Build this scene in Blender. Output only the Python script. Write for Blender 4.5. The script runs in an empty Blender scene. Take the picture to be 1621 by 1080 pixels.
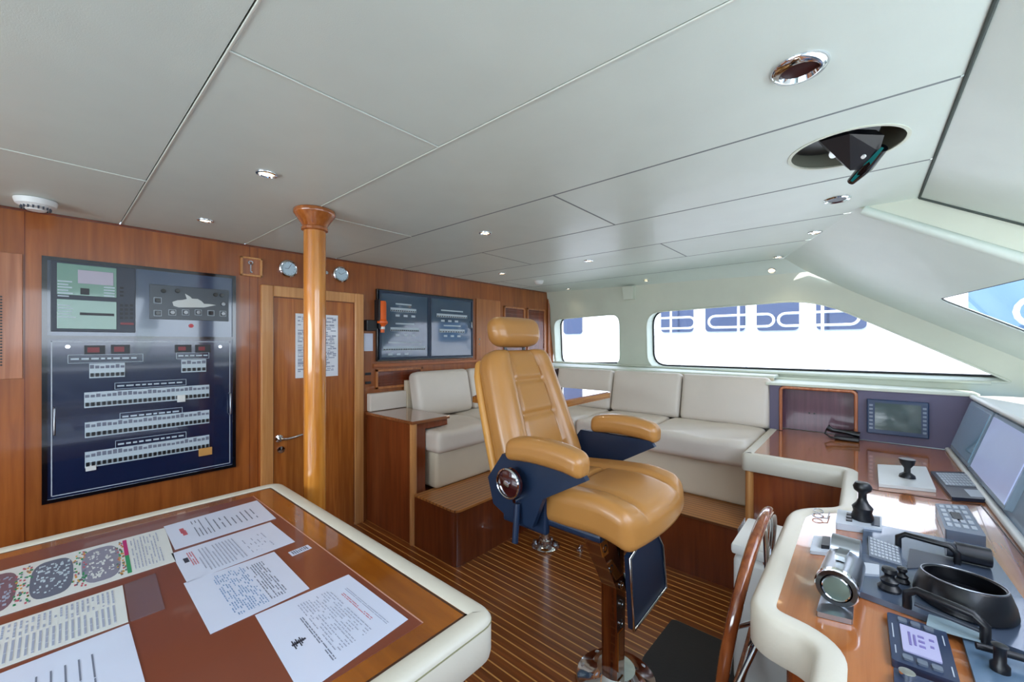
import bpy, bmesh, math, random
from mathutils import Vector, Matrix
random.seed(7)
SC = bpy.context.scene
COL = SC.collection
R = math.radians
# ------------------------------------------------------------------ camera, sky, sun, exposure
CAMZ = 1.45
cd = bpy.data.cameras.new('camera'); cam = bpy.data.objects.new('camera', cd); COL.objects.link(cam)
cam.location = (0, 0, CAMZ); cam.rotation_euler = (R(90), 0, R(41-90))
cd.sensor_width = 36; cd.lens = 36*639/1621; cd.shift_y = 3/1621; cd.clip_start = .02; cd.clip_end = 500
SC.camera = cam
SC.view_settings.view_transform = 'Standard'; SC.view_settings.look = 'None'
SC.view_settings.gamma = 1; SC.view_settings.use_curve_mapping = False
SC.view_settings.exposure = -0.02
W = bpy.data.worlds.new('sky'); SC.world = W; W.use_nodes = True
nt = W.node_tree; nt.nodes.clear()
wo = nt.nodes.new('ShaderNodeOutputWorld'); bg = nt.nodes.new('ShaderNodeBackground')
sk = nt.nodes.new('ShaderNodeTexSky'); sk.sky_type = 'NISHITA'; sk.sun_disc = False
sk.sun_elevation = R(55); sk.sun_rotation = R(200); sk.air_density = 1.0; sk.dust_density = 2.0
mxw = nt.nodes.new('ShaderNodeMixRGB'); mxw.inputs[0].default_value = .55; mxw.inputs[2].default_value = (5.6, 6.9, 9.4, 1)
nt.links.new(sk.outputs[0], mxw.inputs[1]); nt.links.new(mxw.outputs[0], bg.inputs[0]); nt.links.new(bg.outputs[0], wo.inputs[0])
bg.inputs[1].default_value = .50

def area(name, loc, target, sx, sy, power, col):
    l = bpy.data.lights.new(name, 'AREA'); l.shape = 'RECTANGLE'; l.size = sx; l.size_y = sy; l.energy = power; l.color = col
    o = bpy.data.objects.new(name, l); COL.objects.link(o); o.location = loc
    o.rotation_euler = (Vector(target)-Vector(loc)).to_track_quat('-Z', 'Y').to_euler(); return o
sun = bpy.data.lights.new('sun', 'SUN'); sun.energy = 9.0; sun.angle = R(1); sun.color = (1, .96, .9)
so = bpy.data.objects.new('sun', sun); COL.objects.link(so)
so.rotation_euler = Vector((.62, -.12, -.72)).to_track_quat('-Z', 'Y').to_euler()
# added fill lamps at the unseen starboard windows and the windscreen, brightening ceiling and room
area('starboard_fill', (-2.15, .9, 1.45), (.6, 1.0, 2.0), 2.6, .7, 60, (.84, .94, 1))
area('windscreen_fill', (1.0, -.95, 1.74), (1.2, 1.3, 1.1), 2.6, .7, 18, (.76, .90, 1))

# ------------------------------------------------------------------ geometry of the view (the room was surveyed from it)
CA, SA = math.cos(R(41)), math.sin(R(41))
def ray(px, py):
    k = (px-810.5)/639
    return CA+SA*k, SA-CA*k, (543-py)/639
def onY(px, py, Y):
    a, b, c = ray(px, py); d = Y/b; return Vector((a*d, Y, CAMZ+c*d))
def onX(px, py, X):
    a, b, c = ray(px, py); d = X/a; return Vector((X, b*d, CAMZ+c*d))
def onZ(px, py, z):
    a, b, c = ray(px, py); d = (z-CAMZ)/c; return Vector((a*d, b*d, z))
def onP(px, py, k0, kx, ky):           # plane z = k0 + kx X + ky Y
    a, b, c = ray(px, py); d = (k0-CAMZ)/(c-kx*a-ky*b); return Vector((a*d, b*d, CAMZ+c*d))

# ------------------------------------------------------------------ materials
def lin(c):
    return tuple(((v/255)/12.92 if v <= 10 else (((v/255)+.055)/1.055)**2.4) for v in c)+(1,)
MC = {}
def pm(name, col, rough=.5, metal=0, coat=0, spec=.5, bump=0, bscale=200, emit=None, es=0, sheen=0):
    if name in MC: return MC[name]
    m = bpy.data.materials.new(name); m.use_nodes = True; n = m.node_tree; b = n.nodes['Principled BSDF']
    b.inputs['Base Color'].default_value = lin(col); b.inputs['Roughness'].default_value = rough
    b.inputs['Metallic'].default_value = metal; b.inputs['Coat Weight'].default_value = coat; b.inputs['Coat Roughness'].default_value = .05
    b.inputs['Specular IOR Level'].default_value = spec
    if emit: b.inputs['Emission Color'].default_value = lin(emit); b.inputs['Emission Strength'].default_value = es
    tc = n.nodes.new('ShaderNodeTexCoord'); no = n.nodes.new('ShaderNodeTexNoise'); no.inputs['Scale'].default_value = 6
    no.inputs['Detail'].default_value = 4
    n.links.new(tc.outputs['Object'], no.inputs['Vector'])
    hs = n.nodes.new('ShaderNodeMixRGB'); hs.blend_type = 'MULTIPLY'; hs.inputs[0].default_value = .10
    hs.inputs[1].default_value = lin(col); n.links.new(no.outputs['Fac'], hs.inputs[2]); n.links.new(hs.outputs[0], b.inputs['Base Color'])
    if bump:
        n2 = n.nodes.new('ShaderNodeTexNoise'); n2.inputs['Scale'].default_value = bscale; n2.inputs['Detail'].default_value = 3
        n.links.new(tc.outputs['Object'], n2.inputs['Vector'])
        bp = n.nodes.new('ShaderNodeBump'); bp.inputs['Strength'].default_value = bump; bp.inputs['Distance'].default_value = .002
        n.links.new(n2.outputs['Fac'], bp.inputs['Height']); n.links.new(bp.outputs[0], b.inputs['Normal'])
    MC[name] = m; return m
def wood(name, c1, c2, axis='Z', rough=.3, coat=.5, cr=.08, gs=34, fine=1.0, bands=True):
    if name in MC: return MC[name]
    m = bpy.data.materials.new(name); m.use_nodes = True; n = m.node_tree; b = n.nodes['Principled BSDF']
    b.inputs['Roughness'].default_value = rough; b.inputs['Coat Weight'].default_value = coat; b.inputs['Coat Roughness'].default_value = cr
    tc = n.nodes.new('ShaderNodeTexCoord'); mp = n.nodes.new('ShaderNodeMapping')
    s = [gs, gs, gs]; s['XYZ'.index(axis)] = 1.6; mp.inputs['Scale'].default_value = s
    n.links.new(tc.outputs['Object'], mp.inputs['Vector'])
    no = n.nodes.new('ShaderNodeTexNoise'); no.inputs['Scale'].default_value = 1.5*fine; no.inputs['Detail'].default_value = 6; no.inputs['Distortion'].default_value = .5
    n.links.new(mp.outputs[0], no.inputs['Vector'])
    cr_ = n.nodes.new('ShaderNodeValToRGB'); cr_.color_ramp.elements[0].position = .32; cr_.color_ramp.elements[1].position = .7
    cr_.color_ramp.elements[0].color = lin(c1); cr_.color_ramp.elements[1].color = lin(c2)
    n.links.new(no.outputs['Fac'], cr_.inputs[0])
    mp2 = n.nodes.new('ShaderNodeMapping'); s2 = [5, 5, 5]; s2['XYZ'.index(axis)] = .5; mp2.inputs['Scale'].default_value = s2
    n.links.new(tc.outputs['Object'], mp2.inputs['Vector'])
    n3 = n.nodes.new('ShaderNodeTexNoise'); n3.inputs['Scale'].default_value = 1.2; n3.inputs['Detail'].default_value = 2
    n.links.new(mp2.outputs[0], n3.inputs['Vector'])
    hv = n.nodes.new('ShaderNodeHueSaturation'); mr = n.nodes.new('ShaderNodeMapRange')
    mr.inputs[1].default_value = .3; mr.inputs[2].default_value = .7; mr.inputs[3].default_value = .8; mr.inputs[4].default_value = 1.18
    n.links.new(n3.outputs['Fac'], mr.inputs[0]); n.links.new(mr.outputs[0], hv.inputs['Value'])
    n.links.new(cr_.outputs[0], hv.inputs['Color']); n.links.new(hv.outputs[0], b.inputs['Base Color'])
    MC[name] = m; return m
def stripes(name, base1, base2, line, period, width, axis, offset=0, rough=.28, coat=.3):
    m = wood(name, base1, base2, 'Y' if axis == 'X' else 'X', rough, coat, .12, 40)
    n = m.node_tree; b = n.nodes['Principled BSDF']; src = b.inputs['Base Color'].links[0].from_socket
    tc = n.nodes.new('ShaderNodeTexCoord'); sp = n.nodes.new('ShaderNodeSeparateXYZ'); n.links.new(tc.outputs['Object'], sp.inputs[0])
    a1 = n.nodes.new('ShaderNodeMath'); a1.operation = 'ADD'; a1.inputs[1].default_value = 10+offset
    n.links.new(sp.outputs[axis], a1.inputs[0])
    a2 = n.nodes.new('ShaderNodeMath'); a2.operation = 'MODULO'; a2.inputs[1].default_value = period; n.links.new(a1.outputs[0], a2.inputs[0])
    a3 = n.nodes.new('ShaderNodeMath'); a3.operation = 'LESS_THAN'; a3.inputs[1].default_value = width; n.links.new(a2.outputs[0], a3.inputs[0])
    mx = n.nodes.new('ShaderNodeMixRGB'); n.links.new(a3.outputs[0], mx.inputs[0]); n.links.new(src, mx.inputs[1]); mx.inputs[2].default_value = lin(line)
    n.links.new(mx.outputs[0], b.inputs['Base Color']); return m
def glassm(name, tint=(1, 1, 1), refl=.12):
    m = bpy.data.materials.new(name); m.use_nodes = True; n = m.node_tree; n.nodes.clear()
    o = n.nodes.new('ShaderNodeOutputMaterial'); t = n.nodes.new('ShaderNodeBsdfTransparent'); t.inputs[0].default_value = tint+(1,)
    g = n.nodes.new('ShaderNodeBsdfGlossy'); g.inputs['Roughness'].default_value = .02
    f = n.nodes.new('ShaderNodeFresnel'); f.inputs[0].default_value = 1.45; mx = n.nodes.new('ShaderNodeMixShader')
    ge = n.nodes.new('ShaderNodeNewGeometry'); iv = n.nodes.new('ShaderNodeMath'); iv.operation = 'SUBTRACT'; iv.inputs[0].default_value = 1
    n.links.new(ge.outputs['Backfacing'], iv.inputs[1]); ml = n.nodes.new('ShaderNodeMath'); ml.operation = 'MULTIPLY'
    n.links.new(f.outputs[0], ml.inputs[0]); n.links.new(iv.outputs[0], ml.inputs[1])
    n.links.new(ml.outputs[0], mx.inputs[0]); n.links.new(t.outputs[0], mx.inputs[1]); n.links.new(g.outputs[0], mx.inputs[2]); n.links.new(mx.outputs[0], o.inputs[0])
    return m
HEAD = pm('headliner', (218, 230, 222), .42, coat=.08, bump=.15, bscale=350)
LININ = pm('wall lining', (218, 224, 208), .5, bump=.1, bscale=300)
PIPING = pm('piping', (226, 232, 222), .5)
GROOVE = pm('groove', (70, 80, 76), .8)
CHERRY = wood('cherry', (138, 72, 28), (166, 94, 40), 'Z', gs=26)
CHERRYX = wood('cherry horizontal', (150, 74, 30), (192, 112, 54), 'X')
CHERRYL = wood('cherry light', (196, 132, 74), (218, 160, 100), 'Z')
CHERRYP = wood('cherry panel', (160, 96, 62), (190, 124, 84), 'Z')
CHERRYD = wood('cherry dark', (92, 36, 14), (122, 54, 24), 'Z', gs=22)
TABLEW = wood('table wood', (142, 76, 12), (166, 94, 20), 'Y', .15, .9, .03, 14)
COUNTW = wood('counter wood', (160, 92, 44), (186, 114, 60), 'X', .14, 1.0, .03)
HONEY = wood('honey pole', (196, 118, 40), (222, 148, 62), 'Z', .2, .8, .05)
HONEYD = wood('pole capital', (158, 84, 34), (190, 112, 54), 'Z', .2, .8, .05)
BURL = wood('burl edge', (150, 84, 30), (206, 140, 60), 'X', .2, .7, .05, 60)
PADBROWN = pm('brown leather pad', (124, 62, 42), .32, coat=.5)
FLOORM = stripes('teak sole', (110, 56, 20), (146, 82, 34), (214, 158, 88), .049, .007, 'X')
STEPY = stripes('teak step', (176, 112, 56), (196, 134, 72), (96, 52, 24), .036, .007, 'Y')
STEPX = stripes('teak step side', (176, 112, 56), (196, 134, 72), (96, 52, 24), .036, .007, 'X')
LEATHER = pm('tan leather', (180, 126, 66), .30, coat=.15, bump=.12, bscale=420)
CREAM = pm('cream leather', (226, 216, 204), .42, coat=.08, bump=.2, bscale=160)
CREAMB = pm('cream vinyl base', (222, 208, 184), .5, bump=.05)
RIM = pm('padded rim', (214, 208, 192), .42, coat=.1, bump=.2, bscale=140)
SEAM = pm('rim stitching', (150, 148, 112), .6)
NAVY = pm('navy panel', (20, 34, 66), .18, coat=1.0)
NAVYM = pm('navy frame', (24, 42, 68), .4)
BLACK = pm('black plastic', (18, 19, 24), .35)
BLACKG = pm('black gloss', (12, 14, 20), .12, coat=.8)
MATB = pm('rubber mat', (48, 48, 50), .75, bump=.6, bscale=120)
DGREY = pm('dark grey', (58, 64, 76), .4)
GREYM = pm('grey metal plate', (120, 130, 146), .3, metal=.4)
GREYL = pm('light grey', (186, 194, 204), .4)
SLATE = pm('slate leather', (104, 98, 122), .6, bump=.2)
CHROME = pm('chrome', (225, 228, 232), .08, metal=1)
STEEL = pm('brushed steel', (176, 180, 188), .28, metal=1)
WHITE = pm('white plastic', (236, 238, 236), .4)
PAPER = pm('paper', (214, 220, 240), .35, coat=.4)
PAPERC = pm('chart paper', (222, 224, 222), .35, coat=.4)
INK = pm('ink', (112, 118, 136), .6); INKL = pm('light ink', (158, 164, 184), .6); INKR = pm('red ink', (186, 92, 104), .6)
INKB = pm('blue ink', (110, 140, 180), .6)
GREENP = pm('green ink', (40, 140, 90), .6); MAGP = pm('magenta ink', (180, 40, 110), .6); ORP = pm('orange ink', (206, 150, 80), .6)
LABEL = pm('breaker label', (190, 204, 214), .5)
REDD = pm('red display', (90, 8, 18), .3, emit=(255, 20, 40), es=.06)
GREENS = pm('green panel', (110, 150, 134), .25, coat=.6)
ORANGE = pm('orange plastic', (240, 104, 30), .4)
LAMPM = pm('lamp lens', (255, 236, 200), .4, emit=(255, 226, 180), es=5)
SCREENL = pm('lit lcd', (176, 174, 208), .3, emit=(176, 176, 214), es=.05)
SCREENG = pm('green grey screen', (74, 92, 92), .15, coat=.8)
SCREENB = pm('pale reflection screen', (190, 204, 242), .2, coat=.6, emit=(186, 202, 246), es=.35)  # pale colour and glow stand in for a bright reflection on the glass
TEAL = pm('teal glass', (20, 120, 120), .15, coat=.8)
REDWOOD = pm('dark red lens', (52, 8, 8), .5, spec=.2)
LACQ = wood('lacquered column', (70, 22, 12), (120, 60, 26), 'Z', .12, 1.0, .03)
NICHE = wood('niche wood', (92, 58, 74), (116, 76, 92), 'Z', .4, .3)
HULLW = pm('white hull', (245, 246, 248), .4)
NBLUE = pm('neighbour window', (58, 70, 98), .3, coat=.1)
SEA = pm('sea', (90, 120, 140), .15)
GLASS = glassm('window glass')

# ------------------------------------------------------------------ mesh builder
class MB:
    def __init__(s): s.bm = bmesh.new()
    def face(s, pts):
        return s.bm.faces.new([s.bm.verts.new(p) for p in pts])
    def box(s, x0, x1, y0, y1, z0, z1, bev=0, seg=2, M=None):
        x0, x1 = min(x0, x1), max(x0, x1); y0, y1 = min(y0, y1), max(y0, y1); z0, z1 = min(z0, z1), max(z0, z1)
        r = bmesh.ops.create_cube(s.bm, size=1)
        for v in r['verts']:
            v.co = Vector(((x0+x1)/2+v.co.x*(x1-x0), (y0+y1)/2+v.co.y*(y1-y0), (z0+z1)/2+v.co.z*(z1-z0)))
        vs = r['verts']
        if bev:
            es = list({e for v in vs for e in v.link_edges})
            q = bmesh.ops.bevel(s.bm, geom=es, offset=bev, segments=seg, profile=.5, affect='EDGES')
            vs = list({v for f in q['faces'] for v in f.verts} | {v for v in vs if v.is_valid})
        if M is not None:
            for v in vs: v.co = M @ v.co
        return s
    def cyl(s, p0, p1, r0, r1=None, n=20, cap=True):
        r1 = r0 if r1 is None else r1; p0, p1 = Vector(p0), Vector(p1); ax = (p1-p0).normalized()
        u = ax.orthogonal().normalized(); w = ax.cross(u)
        A = [s.bm.verts.new(p0+r0*(math.cos(2*math.pi*i/n)*u+math.sin(2*math.pi*i/n)*w)) for i in range(n)]
        B = [s.bm.verts.new(p1+r1*(math.cos(2*math.pi*i/n)*u+math.sin(2*math.pi*i/n)*w)) for i in range(n)]
        for i in range(n): s.bm.faces.new((A[i], A[(i+1) % n], B[(i+1) % n], B[i]))
        if cap: s.bm.faces.new(A[::-1]); s.bm.faces.new(B)
        return s
    def lathe(s, prof, origin, axis=(0, 0, 1), n=28, sx=1, sy=1):
        o = Vector(origin); ax = Vector(axis).normalized(); u = Vector((1, 0, 0)) if abs(ax.z) > .9 else ax.orthogonal().normalized()
        w = ax.cross(u); rings = []
        for r, h in prof:
            if r < 1e-6: rings.append([s.bm.verts.new(o+ax*h)])
            else: rings.append([s.bm.verts.new(o+ax*h+r*(sx*math.cos(2*math.pi*i/n)*u+sy*math.sin(2*math.pi*i/n)*w)) for i in range(n)])
        for a, b in zip(rings, rings[1:]):
            for i in range(n):
                j = (i+1) % n
                if len(a) == 1 and len(b) == 1: continue
                if len(a) == 1: s.bm.faces.new((a[0], b[i], b[j]))
                elif len(b) == 1: s.bm.faces.new((a[i], a[j], b[0]))
                else: s.bm.faces.new((a[i], a[j], b[j], b[i]))
        return s
    def tube(s, path, r, n=10, closed=False):
        P = [Vector(p) for p in path]; N = len(P); rings = []; pu = None
        for i in range(N):
            if closed: t = (P[(i+1) % N]-P[i-1]).normalized()
            else: t = (P[min(i+1, N-1)]-P[max(i-1, 0)]).normalized()
            u = t.orthogonal().normalized() if pu is None else (pu-t*pu.dot(t)).normalized()
            pu = u; w = t.cross(u); rr = r[i] if isinstance(r, (list, tuple)) else r
            rings.append([s.bm.verts.new(P[i]+rr*(math.cos(2*math.pi*k/n)*u+math.sin(2*math.pi*k/n)*w)) for k in range(n)])
        for i in range(N if closed else N-1):
            a, b = rings[i], rings[(i+1) % N]
            off = 0
            if closed and i == N-1:
                off = min(range(n), key=lambda o: (a[0].co-b[o].co).length)
            for k in range(n): s.bm.faces.new((a[k], a[(k+1) % n], b[(k+1+off) % n], b[(k+off) % n]))
        if not closed: s.bm.faces.new(rings[0][::-1]); s.bm.faces.new(rings[-1])
        return s
    def plate(s, outer, holes, vec):
        """flat plate with holes, given as 3D loops, thickened by vec"""
        es = []
        for lp in [outer]+list(holes):
            vs = [s.bm.verts.new(p) for p in lp]
            for i in range(len(vs)): es.append(s.bm.edges.new((vs[i], vs[(i+1) % len(vs)])))
        r = bmesh.ops.triangle_fill(s.bm, edges=es, use_beauty=True)
        fs = [f for f in r['geom'] if isinstance(f, bmesh.types.BMFace)]
        if vec is not None:
            q = bmesh.ops.extrude_face_region(s.bm, geom=fs)
            for v in q['geom']:
                if isinstance(v, bmesh.types.BMVert): v.co += Vector(vec)
        return s
    def prism(s, loop, vec):
        A = [s.bm.verts.new(p) for p in loop]; B = [s.bm.verts.new(Vector(p)+Vector(vec)) for p in loop]; n = len(A)
        s.bm.faces.new(A[::-1]); s.bm.faces.new(B)
        for i in range(n): s.bm.faces.new((A[i], A[(i+1) % n], B[(i+1) % n], B[i]))
        return s
    def sweep(s, path, prof, closed=False):
        """path of XY points (left normal used), profile of (offset, z)"""
        P = [Vector((p[0], p[1])) for p in path]; N = len(P); rings = []
        for i in range(N):
            if closed: a, b = (P[i]-P[i-1]).normalized(), (P[(i+1) % N]-P[i]).normalized()
            else:
                a = (P[i]-P[i-1]).normalized() if i else (P[1]-P[0]).normalized()
                b = (P[i+1]-P[i]).normalized() if i < N-1 else a
            na, nb = Vector((-a.y, a.x)), Vector((-b.y, b.x)); m = (na+nb); m = m/max(m.dot(na), .3)
            rings.append([s.bm.verts.new((P[i].x+m.x*o, P[i].y+m.y*o, z)) for o, z in prof])
        k = len(prof)
        for i in range(N if closed else N-1):
            a, b = rings[i], rings[(i+1) % N]
            for j in range(k): s.bm.faces.new((a[j], a[(j+1) % k], b[(j+1) % k], b[j]))
        if not closed: s.bm.faces.new(rings[0]); s.bm.faces.new(rings[-1][::-1])
        return s
    def pad(s, hx, hy, hz, r, n=12, puff=(0, 0, 0), warp=None, M=None):
        """soft rounded block centred on the origin: half sizes, edge radius, puffed faces, free warp"""
        H = (hx, hy, hz)
        def axis(h):
            rr = min(r, h); a = [-h, -h+rr*.3, -h+rr*.65]; m = [(-h+rr)+(2*h-2*rr)*i/n for i in range(n+1)] if h-rr > 1e-6 else [0]
            return a+m+[-t for t in a[::-1]]
        AX = [axis(h) for h in H]; vd = {}
        def V(i, j, k):
            key = (i, j, k)
            if key not in vd:
                p = Vector((AX[0][i], AX[1][j], AX[2][k]))
                q = Vector([max(-(H[c]-min(r, H[c])), min(H[c]-min(r, H[c]), p[c])) for c in range(3)])
                d = p-q
                if d.length > 1e-9: p = q+d.normalized()*r
                nn = [p[c]/H[c] for c in range(3)]
                for c in range(3):
                    o = [x for x in range(3) if x != c]
                    p[c] += puff[c]*nn[c]*max(0, 1-nn[o[0]]**2)*max(0, 1-nn[o[1]]**2)
                if warp: p = warp(p, nn)
                vd[key] = s.bm.verts.new(M @ p if M is not None else p)
            return vd[key]
        L = [len(a)-1 for a in AX]
        for c in range(3):
            o = [x for x in range(3) if x != c]
            for side in (0, L[c]):
                for a in range(L[o[0]]):
                    for b in range(L[o[1]]):
                        idx = []
                        for da, db in ((0, 0), (1, 0), (1, 1), (0, 1)):
                            t = [0, 0, 0]; t[c] = side; t[o[0]] = a+da; t[o[1]] = b+db; idx.append(V(*t))
                        s.bm.faces.new(idx)
        return s
    def build_each(s, name, mat, parent=None, smooth=None):
        """every connected piece becomes an object of its own"""
        s.bm.verts.ensure_lookup_table(); seen = set(); outs = []
        for v0 in s.bm.verts:
            if v0 in seen: continue
            st = [v0]; seen.add(v0); comp = []
            while st:
                v = st.pop(); comp.append(v)
                for e in v.link_edges:
                    w = e.other_vert(v)
                    if w not in seen: seen.add(w); st.append(w)
            mp = {}; m = MB()
            for v in comp: mp[v] = m.bm.verts.new(v.co)
            for f in {f for v in comp for f in v.link_faces}: m.bm.faces.new([mp[v] for v in f.verts])
            outs.append(m.build(name, mat, parent, smooth))
        s.bm.free(); return outs
    def build(s, name, mat, parent=None, smooth=None, kind=None):
        bmesh.ops.recalc_face_normals(s.bm, faces=s.bm.faces)
        off = Vector((0, 0, 0))
        if parent is not None:
            p = parent
            while p is not None: off += p.location; p = p.parent
        for v in s.bm.verts: v.co -= off
        me = bpy.data.meshes.new(name); s.bm.to_mesh(me); s.bm.free()
        if smooth is not None:
            for p in me.polygons: p.use_smooth = True
            me.set_sharp_from_angle(angle=R(smooth))
        o = bpy.data.objects.new(name, me); COL.objects.link(o); me.materials.append(mat)
        if parent is not None: o.parent = parent
        if kind: o['kind'] = kind
        return o
def tag(o, label, cat, group=None):
    o['label'] = label; o['category'] = cat
    if group: o['group'] = group
    return o
def thing(name, label, cat, loc=(0, 0, 0), group=None):
    o = bpy.data.objects.new(name, None); COL.objects.link(o); o.location = loc; o.empty_display_size = .05
    return tag(o, label, cat, group)
def struct(name, mb, mat, parent=None, smooth=None):
    return mb.build(name, mat, parent, smooth, None if parent is not None else 'structure')
def plabel(o, t): o['label'] = t; return o
def dup(root, loc, label=None):
    r = root.copy(); COL.objects.link(r); r.location = loc
    if label: r['label'] = label
    for ch in list(root.children):
        c = ch.copy(); COL.objects.link(c); c.parent = r
        for g in ch.children:
            d = g.copy(); COL.objects.link(d); d.parent = c
    return r
def rnd(pts, rad, seg=6):
    """round the corners of a polygon of 3D points"""
    P = [Vector(p) for p in pts]; out = []; N = len(P)
    for i in range(N):
        p, a, b = P[i], P[i-1], P[(i+1) % N]; r = rad[i] if isinstance(rad, (list, tuple)) else rad
        if r <= 0: out.append(p); continue
        da, db = (a-p), (b-p); t = min(r, da.length*.45, db.length*.45); s0, s1 = p+da.normalized()*t, p+db.normalized()*t
        for k in range(seg+1):
            u = k/seg; out.append((1-u)**2*s0+2*u*(1-u)*p+u*u*s1)
    return out
def off_loop(pts, d, nrm):
    """offset a 3D planar loop in its plane"""
    c = sum(pts, Vector())/len(pts); out = []; N = len(pts); nrm = Vector(nrm).normalized()
    for i in range(N):
        a = (pts[i]-pts[i-1]); b = (pts[(i+1) % N]-pts[i])
        if a.length < 1e-7 or b.length < 1e-7: out.append(pts[i].copy()); continue
        na, nb = a.normalized().cross(nrm), b.normalized().cross(nrm); m = (na+nb).normalized(); k = max(m.dot(na), .5)
        out.append(pts[i]+m*d/k)
    return out

# ================================================================== SETTING
CZ = 2.10; AFT = 3.07; MX = .86     # ceiling height, aft bulkhead, centreline
mir = lambda p: Vector((2*MX-p[0], p[1], p[2]))
# floor
struct('floor', MB().box(-2.3, 3.2, -.6, 3.2, -.05, 0), FLOORM)
# ceiling: upholstered panels with piped seams
cb = MB(); seams = [-1.8, -.95, -.33, .26, .85, 1.46, 2.05, 2.63, 3.15, 3.70]
cuts = {-1.8: 1.04, -.95: 2.1, -.33: 2.17, .26: 1.06, .85: 2.08, 1.46: 1.03, 2.05: 2.07, 2.63: 1.0, 3.15: 2.9}
HATCH = (1.755, .045); HR = .155
g = .0028
def fwd(x): return -.19 if x <= 2.56 else (.24*x-.604)/.62
for a, b in zip(seams, seams[1:]):
    c = cuts[a] if a in cuts else 2.1; g = .0028 if a < 1 else .0048
    for y0, y1 in ((None, c), (c, 3.07)):
        if y0 is None:
            lp = [(a+g, fwd(a)+.0), (b-g, fwd(b)+.0), (b-g, y1-g), (a+g, y1-g)]
            if a < 2.56 < b: lp = [(a+g, -.19), (2.56, -.19), (2.56, .017), (b-g, fwd(b)), (b-g, y1-g), (a+g, y1-g)]
        else: lp = [(a+g, y0+g), (b-g, y0+g), (b-g, y1), (a+g, y1)]
        lp = [(x, y, CZ) for x, y in lp]
        holes = []
        if a == 1.46 and y0 is None:
            holes = [[(HATCH[0]+HR*math.cos(t*math.pi/24), HATCH[1]+HR*math.sin(t*math.pi/24), CZ) for t in range(48)]]
        cb.plate(lp, holes, (0, 0, .012))
ceil = struct('ceiling', cb, HEAD)
struct('trim_1', MB().box(-2.1, 1.4, -.19, 3.07, CZ+.013, CZ+.02).box(2.12, 3.7, .5, 3.07, CZ+.013, CZ+.02).box(1.4, 2.12, .24, 3.07, CZ+.013, CZ+.02), GROOVE)
sm = MB()
for a in seams[1:5]:
    sm.tube([(a+.0035, -.18 if a <= 2.56 else fwd(a)+.03, CZ+.0005), (a+.0035, 3.06, CZ+.0005)], .0032, 6)
for a, b in zip(seams[:5], seams[1:6]):
    c = cuts.get(a, 2.1); sm.tube([(a, c+.0045, CZ+.0005), (b, c+.0045, CZ+.0005)], .0032, 6)
struct('trim_2', sm, PIPING, smooth=60)
dk_ = MB()  # dark strips laid in for the shade in the far seam grooves
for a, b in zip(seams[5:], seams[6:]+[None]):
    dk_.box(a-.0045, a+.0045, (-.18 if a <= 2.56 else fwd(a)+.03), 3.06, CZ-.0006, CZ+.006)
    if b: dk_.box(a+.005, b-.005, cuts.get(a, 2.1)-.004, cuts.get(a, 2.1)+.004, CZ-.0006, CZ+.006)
struct('seam_shadow', dk_, pm('seam shadow line', (128, 138, 140), .7))
# soffit along the port side
W0 = lambda Y, z: Vector((4.21-.1466*(AFT-Y)+.19*(CZ-z), Y, z))
def ztop(Y): return 2.10-.105*(AFT-Y)/2.76 if Y > .31 else 1.995+.607*(Y-.31)
sf = MB(); Ys = [3.07, 2.4, 1.7, 1.0, .458]
rows = []
for Y in Ys:
    Yw = Y if Y > .5 else .31
    wt = W0(Yw, ztop(Yw)); row = []
    for k in range(7):
        u = k/6; x = 3.70+(wt.x-3.70)*u; z = CZ+(wt.z-CZ)*u**2.2; row.append(Vector((x, Y+(Yw-Y)*u, z)))
    rows.append(row)
for r0, r1 in zip(rows, rows[1:]):
    for k in range(6): sf.face([r0[k], r0[k+1], r1[k+1], r1[k]])
bmesh.ops.remove_doubles(sf.bm, verts=sf.bm.verts, dist=1e-4)
struct('trim_3', sf, HEAD, smooth=60)
# port side wall with two windows
wn = Vector((1, -.1466, .19)).normalized()
def onW(px, py):
    a, b, c = ray(px, py); p0 = W0(AFT, CZ); d = wn.dot(p0-Vector((0, 0, CAMZ)))/wn.dot(Vector((a, b, c))); return Vector((a*d, b*d, CAMZ+c*d))
outer = [W0(3.07, 2.11), W0(.31, 1.995), W0(-1.25, ztop(-1.25)), W0(-1.25, .9), W0(3.07, .9)]
w1 = rnd([onW(877, 506), onW(981, 497), onW(982, 579), onW(880, 579)], .12)
w2 = rnd([onW(1023, 495), onW(1292, 474), onW(1604, 606), onW(1025, 583)], [.16, .22, .03, .16])
struct('wall_port', MB().plate(outer, [w1, w2], wn*.13), LININ)
def window(name, loop, nrm, depth=.06, gas=.012, th=.01):
    n = Vector(nrm).normalized(); L = [p+n*depth for p in loop]
    ar = sum(((L[i-1]).cross(L[i]) for i in range(len(L))), Vector()).dot(n)
    inner = off_loop(L, -gas if ar > 0 else gas, n)
    f = struct(name, MB().plate(L, [inner], n*th), BLACK); 
    MB().plate(inner, [], n*th*.6).build('pane', GLASS, f); return f
window('window_1', w1, wn, .115, .016); window('window_2', w2, wn, .115, .016)
struct('trim_16', MB().plate(off_loop(w1, .012, wn), [], None) if False else MB().tube([p-wn*.002 for p in w1], .007, 8, True).tube([p-wn*.002 for p in w2], .007, 8, True), LININ, smooth=60)
# sill mouldings below the windows and ledge behind the settee
sl = MB()
for z0, x in ((1.2, .012),):
    A, B = W0(3.07, z0), W0(-.6, z0); sl.tube([A-Vector((x, 0, 0)), B-Vector((x, 0, 0))], .012, 8)
struct('trim_4', sl, LININ, smooth=60)
struct('trim_5', MB().prism([Vector((3.76, .53, 1.17)), Vector((4.0, .53, 1.17)), W0(3.07, 1.17), Vector((3.76, 3.07, 1.17))], (0, 0, .018)), LININ)
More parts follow.
